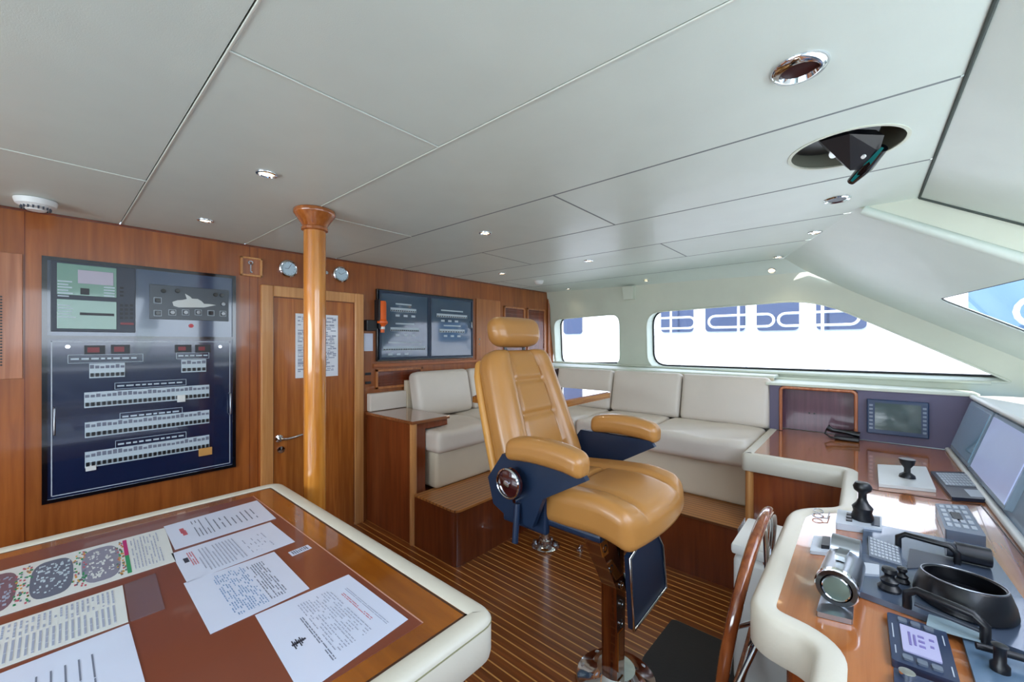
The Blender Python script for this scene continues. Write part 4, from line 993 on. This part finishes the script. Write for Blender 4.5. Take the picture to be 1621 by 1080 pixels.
# joystick box
o, c = dev('joystick_unit', 'grey control box with black ball-topped joystick near the counter corner', 'joystick', [(1326, 806), (1396, 818), (1396, 838), (1323, 828)], .022, GREYL)
b = uv(c, .58, .5)
MB().lathe([(.030, 0), (.032, .01), (.026, .03), (.030, .045), (.018, .06), (.012, .075), (.012, .095), (.024, .105), (.027, .118), (.020, .132), (0, .136)], b, n=20).build('joystick', BLACK, o, 50)
m_ = MB()
for k in range(3): m_.prism([p for p in (uv(c, .22, .2+k*.22), uv(c, .36, .2+k*.22), uv(c, .36, .34+k*.22), uv(c, .22, .34+k*.22))], (0, 0, .004))
m_.build_each('button', BLACK, o)
dquad(o, c, .78, .96, .15, .85, .003, DGREY, 'side_plate')
# rocker plate
o, c = dev('switch_plate', 'small pale switch plate with a black rocker left of the throttle', 'switch', [(1288, 848), (1322, 852), (1320, 876), (1282, 872)], .010, GREYL)
dquad(o, c, .45, .8, .2, .8, .012, BLACK, 'rocker')
# chrome throttle
o, c = dev('throttle_lever', 'chrome engine throttle control with round end cap', 'throttle', [(1322, 868), (1356, 872), (1350, 982), (1292, 968)], .012, STEEL, 'mount')
a_, b_ = onZ(1338, 880, KZ+.07), onZ(1322, 930, KZ+.06)
ax1 = (b_-a_); ax1.z = 0; n1 = ax1.normalized(); a_ = Vector((a_.x, a_.y, KZ+.05)); b_ = a_+n1*.15
MB().cyl(a_, b_, .042, n=32).build('drum', STEEL, o, 40)
MB().lathe([(0, .006), (.024, .006), (.028, .010), (.032, .002), (.040, .002), (.044, .0), (.044, -.012), (0, -.012)], b_+n1*.008, n1).build('end_cap', CHROME, o, 40)
MB().lathe([(.032, .0), (.041, .0), (.041, .006), (.032, .006)], b_+n1*.008, n1).build('cap_ring', BLACKG, o, 40)
MB().lathe([(0, .0), (.026, .0), (.026, .002), (0, .005)], b_+n1*.014, n1).build('cap_face', pm('cap grey green', (110, 128, 120), .3, metal=.5), o, 40)
side = Vector((n1.y, -n1.x, 0))
MB().prism([a_+Vector((0, 0, .03))-side*.012, a_+n1*.10+Vector((0, 0, .044))-side*.01, a_+n1*.10+Vector((0, 0, .044))+side*.01, a_+Vector((0, 0, .03))+side*.012], (0, 0, .012)).build('lever', CHROME, o)
MB().cyl(a_+Vector((0, 0, .03))-n1*.02-side*.03, a_+Vector((0, 0, .03))-n1*.02+side*.03, .034, n=24).build('lever_head', STEEL, o, 40)
# radar / navigation panel
o, c = dev('radar_console', 'large grey radar control panel with two black grab handles', 'control panel', [(1362, 826), (1470, 836), (1625, 985), (1625, 1040)], .004, pm('panel grey blue', (92, 106, 128), .22, metal=.35, coat=.4), 'plate', .002)
pA, pB, pC, pD = [onZ(x, y, KZ+.012) for x, y in ((1368, 826), (1562, 866), (1700, 1060), (1357, 935))]
ra = bpy.data.objects['plate']; bpy.data.meshes.remove(ra.data)
pl = [Vector((p.x, p.y, KZ-.003)) for p in (pA, pB, pC, pD)]
MB().prism(rnd(pl, .006, 3), (0, 0, .015)).build('plate', pm('panel grey blue', (92, 106, 128), .22), o)
c = [p+Vector((0, 0, .015)) for p in pl]; ZP = c[0].z
def onp(px, py, h=0): return onZ(px, py, ZP+h)
def padq(pts, h, mat, name, rad=.004):
    q = [onp(*p, h) for p in pts]; q = [Vector((p.x, p.y, ZP-.001)) for p in q]
    return MB().prism(rnd(q, rad, 3), (0, 0, h+.001)).build(name, mat, o)
kpd = padq([(1374, 848), (1424, 866), (1428, 896), (1376, 880)], .006, GREYM, 'keypad')
kq = [onp(*p, .006) for p in ((1374, 848), (1424, 866), (1428, 896), (1376, 880))]
m_ = MB()
for r_ in range(6):
    for c__ in range(8):
        u, v = .06+c__*.115, .08+r_*.15; m_.prism([uv(kq, u, v), uv(kq, u+.08, v), uv(kq, u+.08, v+.09), uv(kq, u, v+.09)], (0, 0, .0025))
m_.build_each('key', GREYL, kpd)
kp2 = padq([(1366, 890), (1392, 894), (1392, 910), (1368, 908)], .006, GREYL, 'button_block')
padq([(1440, 868), (1510, 884), (1510, 896), (1436, 900)], .003, DGREY, 'status_strip')
padq([(1470, 972), (1552, 998), (1566, 1018), (1466, 990)], .004, pm('aqua strip', (150, 170, 178), .2), 'button_strip')
def lever(px, py, s=1.0):
    p = onp(px, py); return MB().lathe([(.028*s, 0), (.030*s, .008*s), (.020*s, .02*s), (.024*s, .032*s), (.013*s, .042*s), (.013*s, .05*s), (.020*s, .058*s), (.018*s, .07*s), (0, .074*s)], p, n=18)
lever(1408, 934, .8).build('joystick', BLACK, o, 50)
lever(1428, 922, .55).build('knob', BLACK, o, 50)
def grab(p1, p2, name='grab_handle', h=.045, r=.008):
    a, b = onp(*p1), onp(*p2); z = Vector((0, 0, 1)); m = (b-a).normalized()
    MB().tube([a, a+z*h*.7, a+z*h+m*h*.35, b+z*h-m*h*.35, b+z*h*.7, b], r, 10).build(name, BLACK, o, 60)
grab((1422, 866), (1515, 893)); grab((1436, 962), (1560, 1018), h=.05, r=.009)
m_ = MB(); m_.tube([onp(1448, 956, .02), onp(1560, 1002, .02)], .005); m_.build('inner_rail', DGREY, o, 60)
# hooded compass ring
cb_ = onp(1528, 948, 0); vv_ = (onp(1580, 968)-onp(1470, 925)).normalized()
cp = thing('compass_hood', 'oval black compass hood like a shallow bowl on the radar panel', 'compass', cb_)
cc = Vector((onZ(1524, 908, ZP+.07).x, onZ(1524, 908, ZP+.07).y, ZP))
hm = MB().lathe([(0, .0), (.10, 0), (.108, .006), (.104, .03), (.092, .066), (.088, .07), (.083, .067), (.090, .03), (.088, .012), (0, .012)], cc, n=48, sx=1.0, sy=.82)
dc = Vector((-cc.x, -cc.y, 0)).normalized()
for v in hm.bm.verts: v.co.z = cc.z+(v.co.z-cc.z)*(.80+.17*(v.co-cc).dot(dc)/.09)
hm.build('hood', pm('hood black', (14, 16, 22), .38, coat=.15), cp, 50)
MB().tube([cc+Vector((.088*math.cos(a*math.pi/24), .82*.088*math.sin(a*math.pi/24), .0705*(.80+.17*Vector((.088*math.cos(a*math.pi/24), .82*.088*math.sin(a*math.pi/24), 0)).dot(dc)/.09))) for a in range(48)], .002, 6, True).build('rim', STEEL, cp, 60)
MB().lathe([(0, .012), (.080, .012), (.04, .018), (0, .019)], cc, n=40, sx=1, sy=.82).build('compass_card', pm('compass card', (24, 24, 30), .2, coat=.6), cp, 50)
# handheld radio cradle : black cylinder + keypad unit
o2, c2 = dev('vhf_radio', 'grey-blue radio handset keypad lying aft of the fascia joint', 'radio', [(1480, 797), (1530, 800), (1562, 850), (1496, 838)], .035, pm('radio grey', (112, 124, 142), .35), rad=.01)
dquad(o2, c2, .35, .62, .35, .6, .004, BLACK, 'loudspeaker'); m_ = MB()
for r_ in range(5):
    for c__ in range(4):
        if r_ in (2,) and c__ in (1, 2): continue
        u, v = .1+c__*.21, .08+r_*.17; m_.prism([uv(c2, u, v), uv(c2, u+.14, v), uv(c2, u+.14, v+.1), uv(c2, u, v+.1)], (0, 0, .003))
m_.build_each('key', GREYL, o2)
mc = thing('microphone', 'black cylindrical microphone resting below the radio keypad', 'microphone', onZ(1535, 885, ZP))
pa_, pb_ = onZ(1512, 872, ZP+.028), onZ(1568, 884, ZP+.028)
MB().cyl(pa_, pb_, .026, n=24).build('body', BLACK, mc, 40); MB().cyl(pa_-(pb_-pa_).normalized()*.02, pa_, .020).build('neck', DGREY, mc, 40)
# autopilot
o, c = dev('autopilot_unit', 'black square autopilot controller with lit lilac screen', 'autopilot', [(1404, 968), (1498, 1000), (1521, 1083), (1412, 1044)], .016, pm('device blue black', (40, 54, 82), .35), rad=.008)
dquad(o, c, .2, .80, .22, .76, .003, SCREENL, 'screen', .003)
sc_ = MB()
for u0, u1, v0, v1 in ((.32, .36, .35, .62), (.40, .44, .38, .60), (.48, .58, .36, .40), (.48, .58, .46, .50), (.48, .58, .56, .60), (.66, .74, .36, .40), (.66, .72, .5, .54)):
    q = [uv(c, u0, v0), uv(c, u1, v0), uv(c, u1, v1), uv(c, u0, v1)]; sc_.prism([p+Vector((0, 0, .0025)) for p in q], (0, 0, .0015))
sc_.build('screen_digits', pm('digit violet', (120, 110, 170), .4), o)
m_ = MB()
for k in range(3):
    for v in (.07, .84):
        q = [uv(c, .18+k*.22, v), uv(c, .34+k*.22, v), uv(c, .34+k*.22, v+.09), uv(c, .18+k*.22, v+.09)]; m_.prism(rnd(q, .004, 3), (0, 0, .004))
m_.build_each('button', GREYM, o)
m_ = MB()
for u, v0, v1 in ((.06, .25, .55), (.07, .7, .85), (.9, .15, .35), (.92, .75, .92)):
    q = [uv(c, u, v0), uv(c, u+.02, v0), uv(c, u+.02, v1), uv(c, u, v1)]; m_.prism(q, (0, 0, .001))
m_.build('caption', GREYL, o)
o, c = dev('knob_panel', 'black instrument with a white-marked knob at the bottom picture edge', 'instrument', [(1414, 1056), (1512, 1092), (1540, 1180), (1420, 1140)], .016, pm('device blue black', (40, 54, 82), .35), rad=.006)
p = onZ(1436, 1072, c[0].z); MB().lathe([(.012, 0), (.012, .01), (0, .011)], p).build('knob', CHROME, o, 40)
o, c = dev('toggle_control', 'blue-grey metal panel with a black toggle at the lower right corner', 'switch panel', [(1523, 1009), (1640, 1045), (1700, 1140), (1560, 1130)], .008, pm('steel blue plate', (104, 130, 156), .3, metal=.2), rad=.004)
p0, p1 = onZ(1545, 1022, c[0].z+.02), onZ(1640, 1048, c[0].z+.02)
MB().tube([p0, p1], .007).build('bar', BLACK, o, 60)
p = onZ(1583, 1062, c[0].z); MB().lathe([(.014, 0), (.014, .012), (.009, .018), (.009, .045), (.012, .05), (0, .055)], p).build('toggle', BLACK, o, 50)
# white book with joystick
o, c = dev('logbook', 'white covered logbook lying on the counter under a black stamp', 'book', [(1389, 735), (1466, 739), (1482, 775), (1391, 766)], .014, PAPERC, rad=.003)
st = uv(c, .55, .6)
tag(MB().lathe([(.030, 0), (.028, .012), (.012, .025), (.012, .045), (.026, .066), (.030, .088), (0, .09)], st, n=20).build('stamp', BLACK, None, 50), 'black waisted hand stamp standing on the white logbook', 'stamp')
# laptop
o, c = dev('laptop', 'slim silver laptop keyboard lying open below the pale monitor', 'laptop', [(1473, 746), (1546, 748), (1603, 794), (1507, 787)], .014, pm('laptop dark', (44, 50, 66), .3), rad=.005)
dquad(o, c, .06, .94, .06, .62, .001, pm('key bed', (60, 66, 78), .4), 'key_bed')
m_ = MB()
for r_ in range(5):
    for k in range(13):
        u, v = .08+k*.065, .09+r_*.102; q = [uv(c, u, v), uv(c, u+.05, v), uv(c, u+.05, v+.08), uv(c, u, v+.08)]; m_.prism(q, (0, 0, .003))
m_.build_each('key', GREYL, o)
dquad(o, c, .35, .65, .70, .94, .0008, GREYL, 'trackpad')
# reading glasses
gp = onZ(1295, 815, KZ)
gl = thing('reading_glasses', 'folded thin-rimmed reading glasses on the helm pod corner', 'glasses', gp)
for s in (-1, 1):
    MB().tube([gp+Vector((.022*math.cos(a*math.pi/8)+s*.028, .015*math.sin(a*math.pi/8), .006)) for a in range(16)], .0016, 6, True).build('lens_rim', STEEL, gl, 60)
MB().tube([gp+Vector((-.05, .0, .006)), gp+Vector((-.03, -.03, .004)), gp+Vector((.05, -.032, .004))], .0015, 6).build('temple', STEEL, gl, 60)

# ------------------------------------------------------------------ ceiling fittings
GD = 'recessed downlights in the ceiling'
def downlight(p, label, r=.036, nrm=(0, 0, -1), lit=True):
    o = thing('downlight', label, 'light', p, GD); n = Vector(nrm).normalized()
    MB().lathe([(r*.72, .001), (r*.78, .006), (r, .004), (r*1.04, 0), (r*1.0, -.004), (r*.7, -.004)], p, n, 28).build('trim_ring', CHROME, o, 50)
    MB().lathe([(0, .002), (r*.55, .003), (r*.74, .0), (r*.74, -.003), (0, -.003)], p, n, 24).build('lens', LAMPM, o, 50)
    L = bpy.data.lights.new('downlight_lamp', 'SPOT'); L.energy = 3.5; L.color = (1, .86, .66); L.spot_size = R(110); L.spot_blend = .6; L.shadow_soft_size = .03
    l = bpy.data.objects.new('downlight_lamp', L); COL.objects.link(l); l.parent = o; l.location = n*.02
    l.rotation_euler = n.to_track_quat('-Z', 'Y').to_euler(); return o
for (x, y), lb_ in zip(((422, 275), (325, 349), (768, 369), (795, 433), (932, 413), (1290, 368), (1232, 407)),
    ('large bright downlight in the ceiling panel left of the pole', 'downlight near the aft wall above the key case', 'downlight in the middle of the ceiling above the helm chair',
     'small downlight above the twin breaker cabinet', 'small downlight above the small side window', 'right-hand downlight near the cream roof strut', 'downlight in the last ceiling row nearest the forward corner')):
    downlight(onZ(x, y, CZ-.001), lb_)
from mathutils.bvhtree import BVHTree
for (x, y), lb_ in zip(((900, 457), (1023, 444), (1222, 428)), ('downlight in the side soffit over the small window', 'downlight in the side soffit at the aft end of the wide window', 'downlight in the side soffit at the forward end of the wide window')):
    o_ = bpy.data.objects['trim_3']; bv = BVHTree.FromPolygons([v.co[:] for v in o_.data.vertices], [p.vertices[:] for p in o_.data.polygons])
    h_, n_, _, _ = bv.ray_cast(Vector((0, 0, CAMZ)), Vector(ray(x, y)))
    if h_ is None: print('no soffit hit', x, y); continue
    if n_.z > 0: n_ = -n_
    dl_ = downlight(h_+n_*.002, lb_, .03, n_)
    [c for c in dl_.children if c.type == 'LIGHT'][0].data.energy = 1.0
# big round chrome fixture
p = onZ(1265, 108, CZ-.001)
o = thing('round_lamp', 'large round chrome ceiling lamp with dark red glass', 'lamp', p)
MB().lathe([(.036, .002), (.040, .012), (.052, .010), (.058, .002), (.058, -.002), (.036, -.002)], p, (0, 0, -1), 36).build('ring', CHROME, o, 50)
MB().lathe([(0, .003), (.030, .003), (.037, .001), (.037, -.002), (0, -.002)], p, (0, 0, -1), 30).build('lens', REDWOOD, o, 50)
p = onZ(1325, 316, CZ-.001)
o = thing('ceiling_speaker', 'small round chrome-rimmed ceiling speaker below the hatch recess', 'speaker', p)
MB().lathe([(.034, .002), (.046, .005), (.05, 0), (.034, -.002)], p, (0, 0, -1), 30).build('ring', CHROME, o, 50)
MB().lathe([(0, .001), (.035, .001), (.035, -.002), (0, -.002)], p, (0, 0, -1), 24).build('grille', DGREY, o, 50)
p = onZ(57, 318, CZ-.004)
o = thing('smoke_detector', 'white round smoke detector on the ceiling at the left', 'detector', p)
MB().lathe([(0, .045), (.03, .045), (.036, .036), (.062, .022), (.068, .006), (.068, -.002), (0, -.002)], p, (0, 0, -1), 36).build('housing', WHITE, o, 40)
m_ = MB()
for k in range(18):
    a = k*math.pi/9; q = p+Vector((.045*math.cos(a), .045*math.sin(a), -.030)); m_.box(q.x-.003, q.x+.003, q.y-.003, q.y+.003, q.z-.012, q.z+.004)
m_.build('vent_slots', DGREY, o)
p = onZ(853, 445, CZ-.003)
o = thing('small_detector', 'small white detector on the ceiling above the louvred doors', 'detector', p)
MB().lathe([(0, .035), (.03, .035), (.045, .02), (.05, -.002), (0, -.002)], p, (0, 0, -1), 24).build('housing', WHITE, o, 40)
# recessed hatch with folded periscope-like compass reader
hx_, hy_ = HATCH
o = thing('compass_periscope', 'black overhead compass mirror arm hanging out of a round dark ceiling recess', 'periscope', (hx_, hy_, CZ))
MB().lathe([(HR-.002, -.001), (HR, .004), (HR-.001, .16), (0, .16)], (hx_, hy_, CZ), n=48).build('recess_well', pm('recess lining', (120, 122, 108), .6), o, 40)
MB().lathe([(HR-.006, -.002), (HR+.004, -.002), (HR+.004, .0005), (HR-.006, .002)], (hx_, hy_, CZ), n=48).build('recess_lip', LININ, o, 40)
def hp(px, py, dz): return onZ(px, py, CZ+dz)
MB().cyl((hx_-.02, hy_+.03, CZ+.035), (hx_-.02, hy_+.03, CZ+.158), .118, n=32).build('mount_disc', BLACK, o, 40)
A1, A2, A3, A4 = hp(1320, 238, -.01), hp(1392, 222, -.0), hp(1362, 270, -.055), hp(1345, 278, -.06)
nv = Vector((.02, .02, .03))
MB().prism([hp(1298, 224, .0), hp(1345, 212, .0), hp(1400, 214, .0), hp(1392, 240, -.03), hp(1372, 268, -.055), hp(1346, 270, -.06), hp(1318, 245, -.01)], (.015, .02, .03)).build('arm', BLACK, o)
E0, E1 = hp(1397, 234, -.02), hp(1348, 287, -.07)
MB().tube([E0, (E0+E1)/2+Vector((0, 0, -.004)), E1], [.016, .022, .014], 12).build('mirror_housing', BLACKG, o, 60)
df = (E1-E0).normalized(); sd = df.cross(Vector((CA, SA, 0))).normalized(); vw = Vector((-hx_, -hy_, -.6)).normalized(); sd = df.cross(vw).normalized(); tw = vw*.024
MB().prism([E0+tw-sd*.003, (E0+E1)/2+tw-sd*.008, E1+tw-sd*.003, E1+tw+sd*.005, (E0+E1)/2+tw+sd*.008, E0+tw+sd*.005], tw*.15).build('mirror', TEAL, o)
MB().lathe([(0, 0), (.016, .0), (.018, .006), (0, .012)], hp(1320, 241, -.016), (-.5, -.5, -.7), 20).build('white_knob', WHITE, o, 50)
MB().cyl(hp(1368, 247, -.045), hp(1366, 249, -.05), .006).build('screw', WHITE, o, 40)

# ------------------------------------------------------------------ outside
struct('ground_sea', MB().box(-60, 60, -60, 60, -2.6, -2.5), SEA)
NX = 8.0
ny = thing('neighbour_yacht', 'large white neighbouring yacht with dark windows and rails outside the side windows', 'yacht', (NX, 2, -2.5))
MB().box(NX, NX+3, -9, 14, -1.9, 4.2, .1).build('hull', HULLW, ny)
segs = [(1047, 1098), (1117, 1180), (1198, 1265), (1292, 1372), (893, 922)]
for a, b in segs:
    ya_, yb_ = onX(a, 500, NX).y, onX(b, 500, NX).y
    MB().prism(rnd([Vector((NX-.01, ya_, 1.66)), Vector((NX-.01, yb_, 1.66)), Vector((NX-.01, yb_, 2.35)), Vector((NX-.01, ya_, 2.35))], .08), (-.02, 0, 0)).build('side_window', NBLUE, ny)
for ya_, yb_ in ((-1.05, -2.4), (-2.6, -3.9)):
    MB().prism(rnd([Vector((NX-.01, ya_, 1.5)), Vector((NX-.01, yb_, 1.5)), Vector((NX-.01, yb_, 2.5)), Vector((NX-.01, ya_, 2.5))], .08), (-.02, 0, 0)).build('side_window', pm('sky blue window', (96, 128, 160), .3), ny)
def stad(y0, y1, z0, z1, X, r=.02):
    h = (z1-z0)/2; zc = (z0+z1)/2; pts = []
    lo_, hi_ = min(y0, y1)+h, max(y0, y1)-h
    for k in range(9): a = -math.pi/2+math.pi*k/8; pts.append(Vector((X, hi_+h*math.cos(a), zc+h*math.sin(a))))
    for k in range(9): a = math.pi/2+math.pi*k/8; pts.append(Vector((X, lo_+h*math.cos(a), zc+h*math.sin(a))))
    MB().tube(pts, r, 8, True).build('rail_loop', WHITE, ny, 60)
for a, b in ((1122, 1225), (1232, 1360), (1010, 1100)):
    stad(onX(a, 500, NX-.3).y, onX(b, 500, NX-.3).y, 1.72, 1.92, NX-.3)
stad(-1.4, -2.6, 1.65, 2.0, NX-.3, .03)
m_ = MB()
for px0 in (1062, 1169, 1302): yy = onX(px0, 500, NX-.3).y; m_.cyl((NX-.3, yy, 1.0), (NX-.3, yy, 2.4), .02)
m_.build_each('rail_post', WHITE, ny, 60)
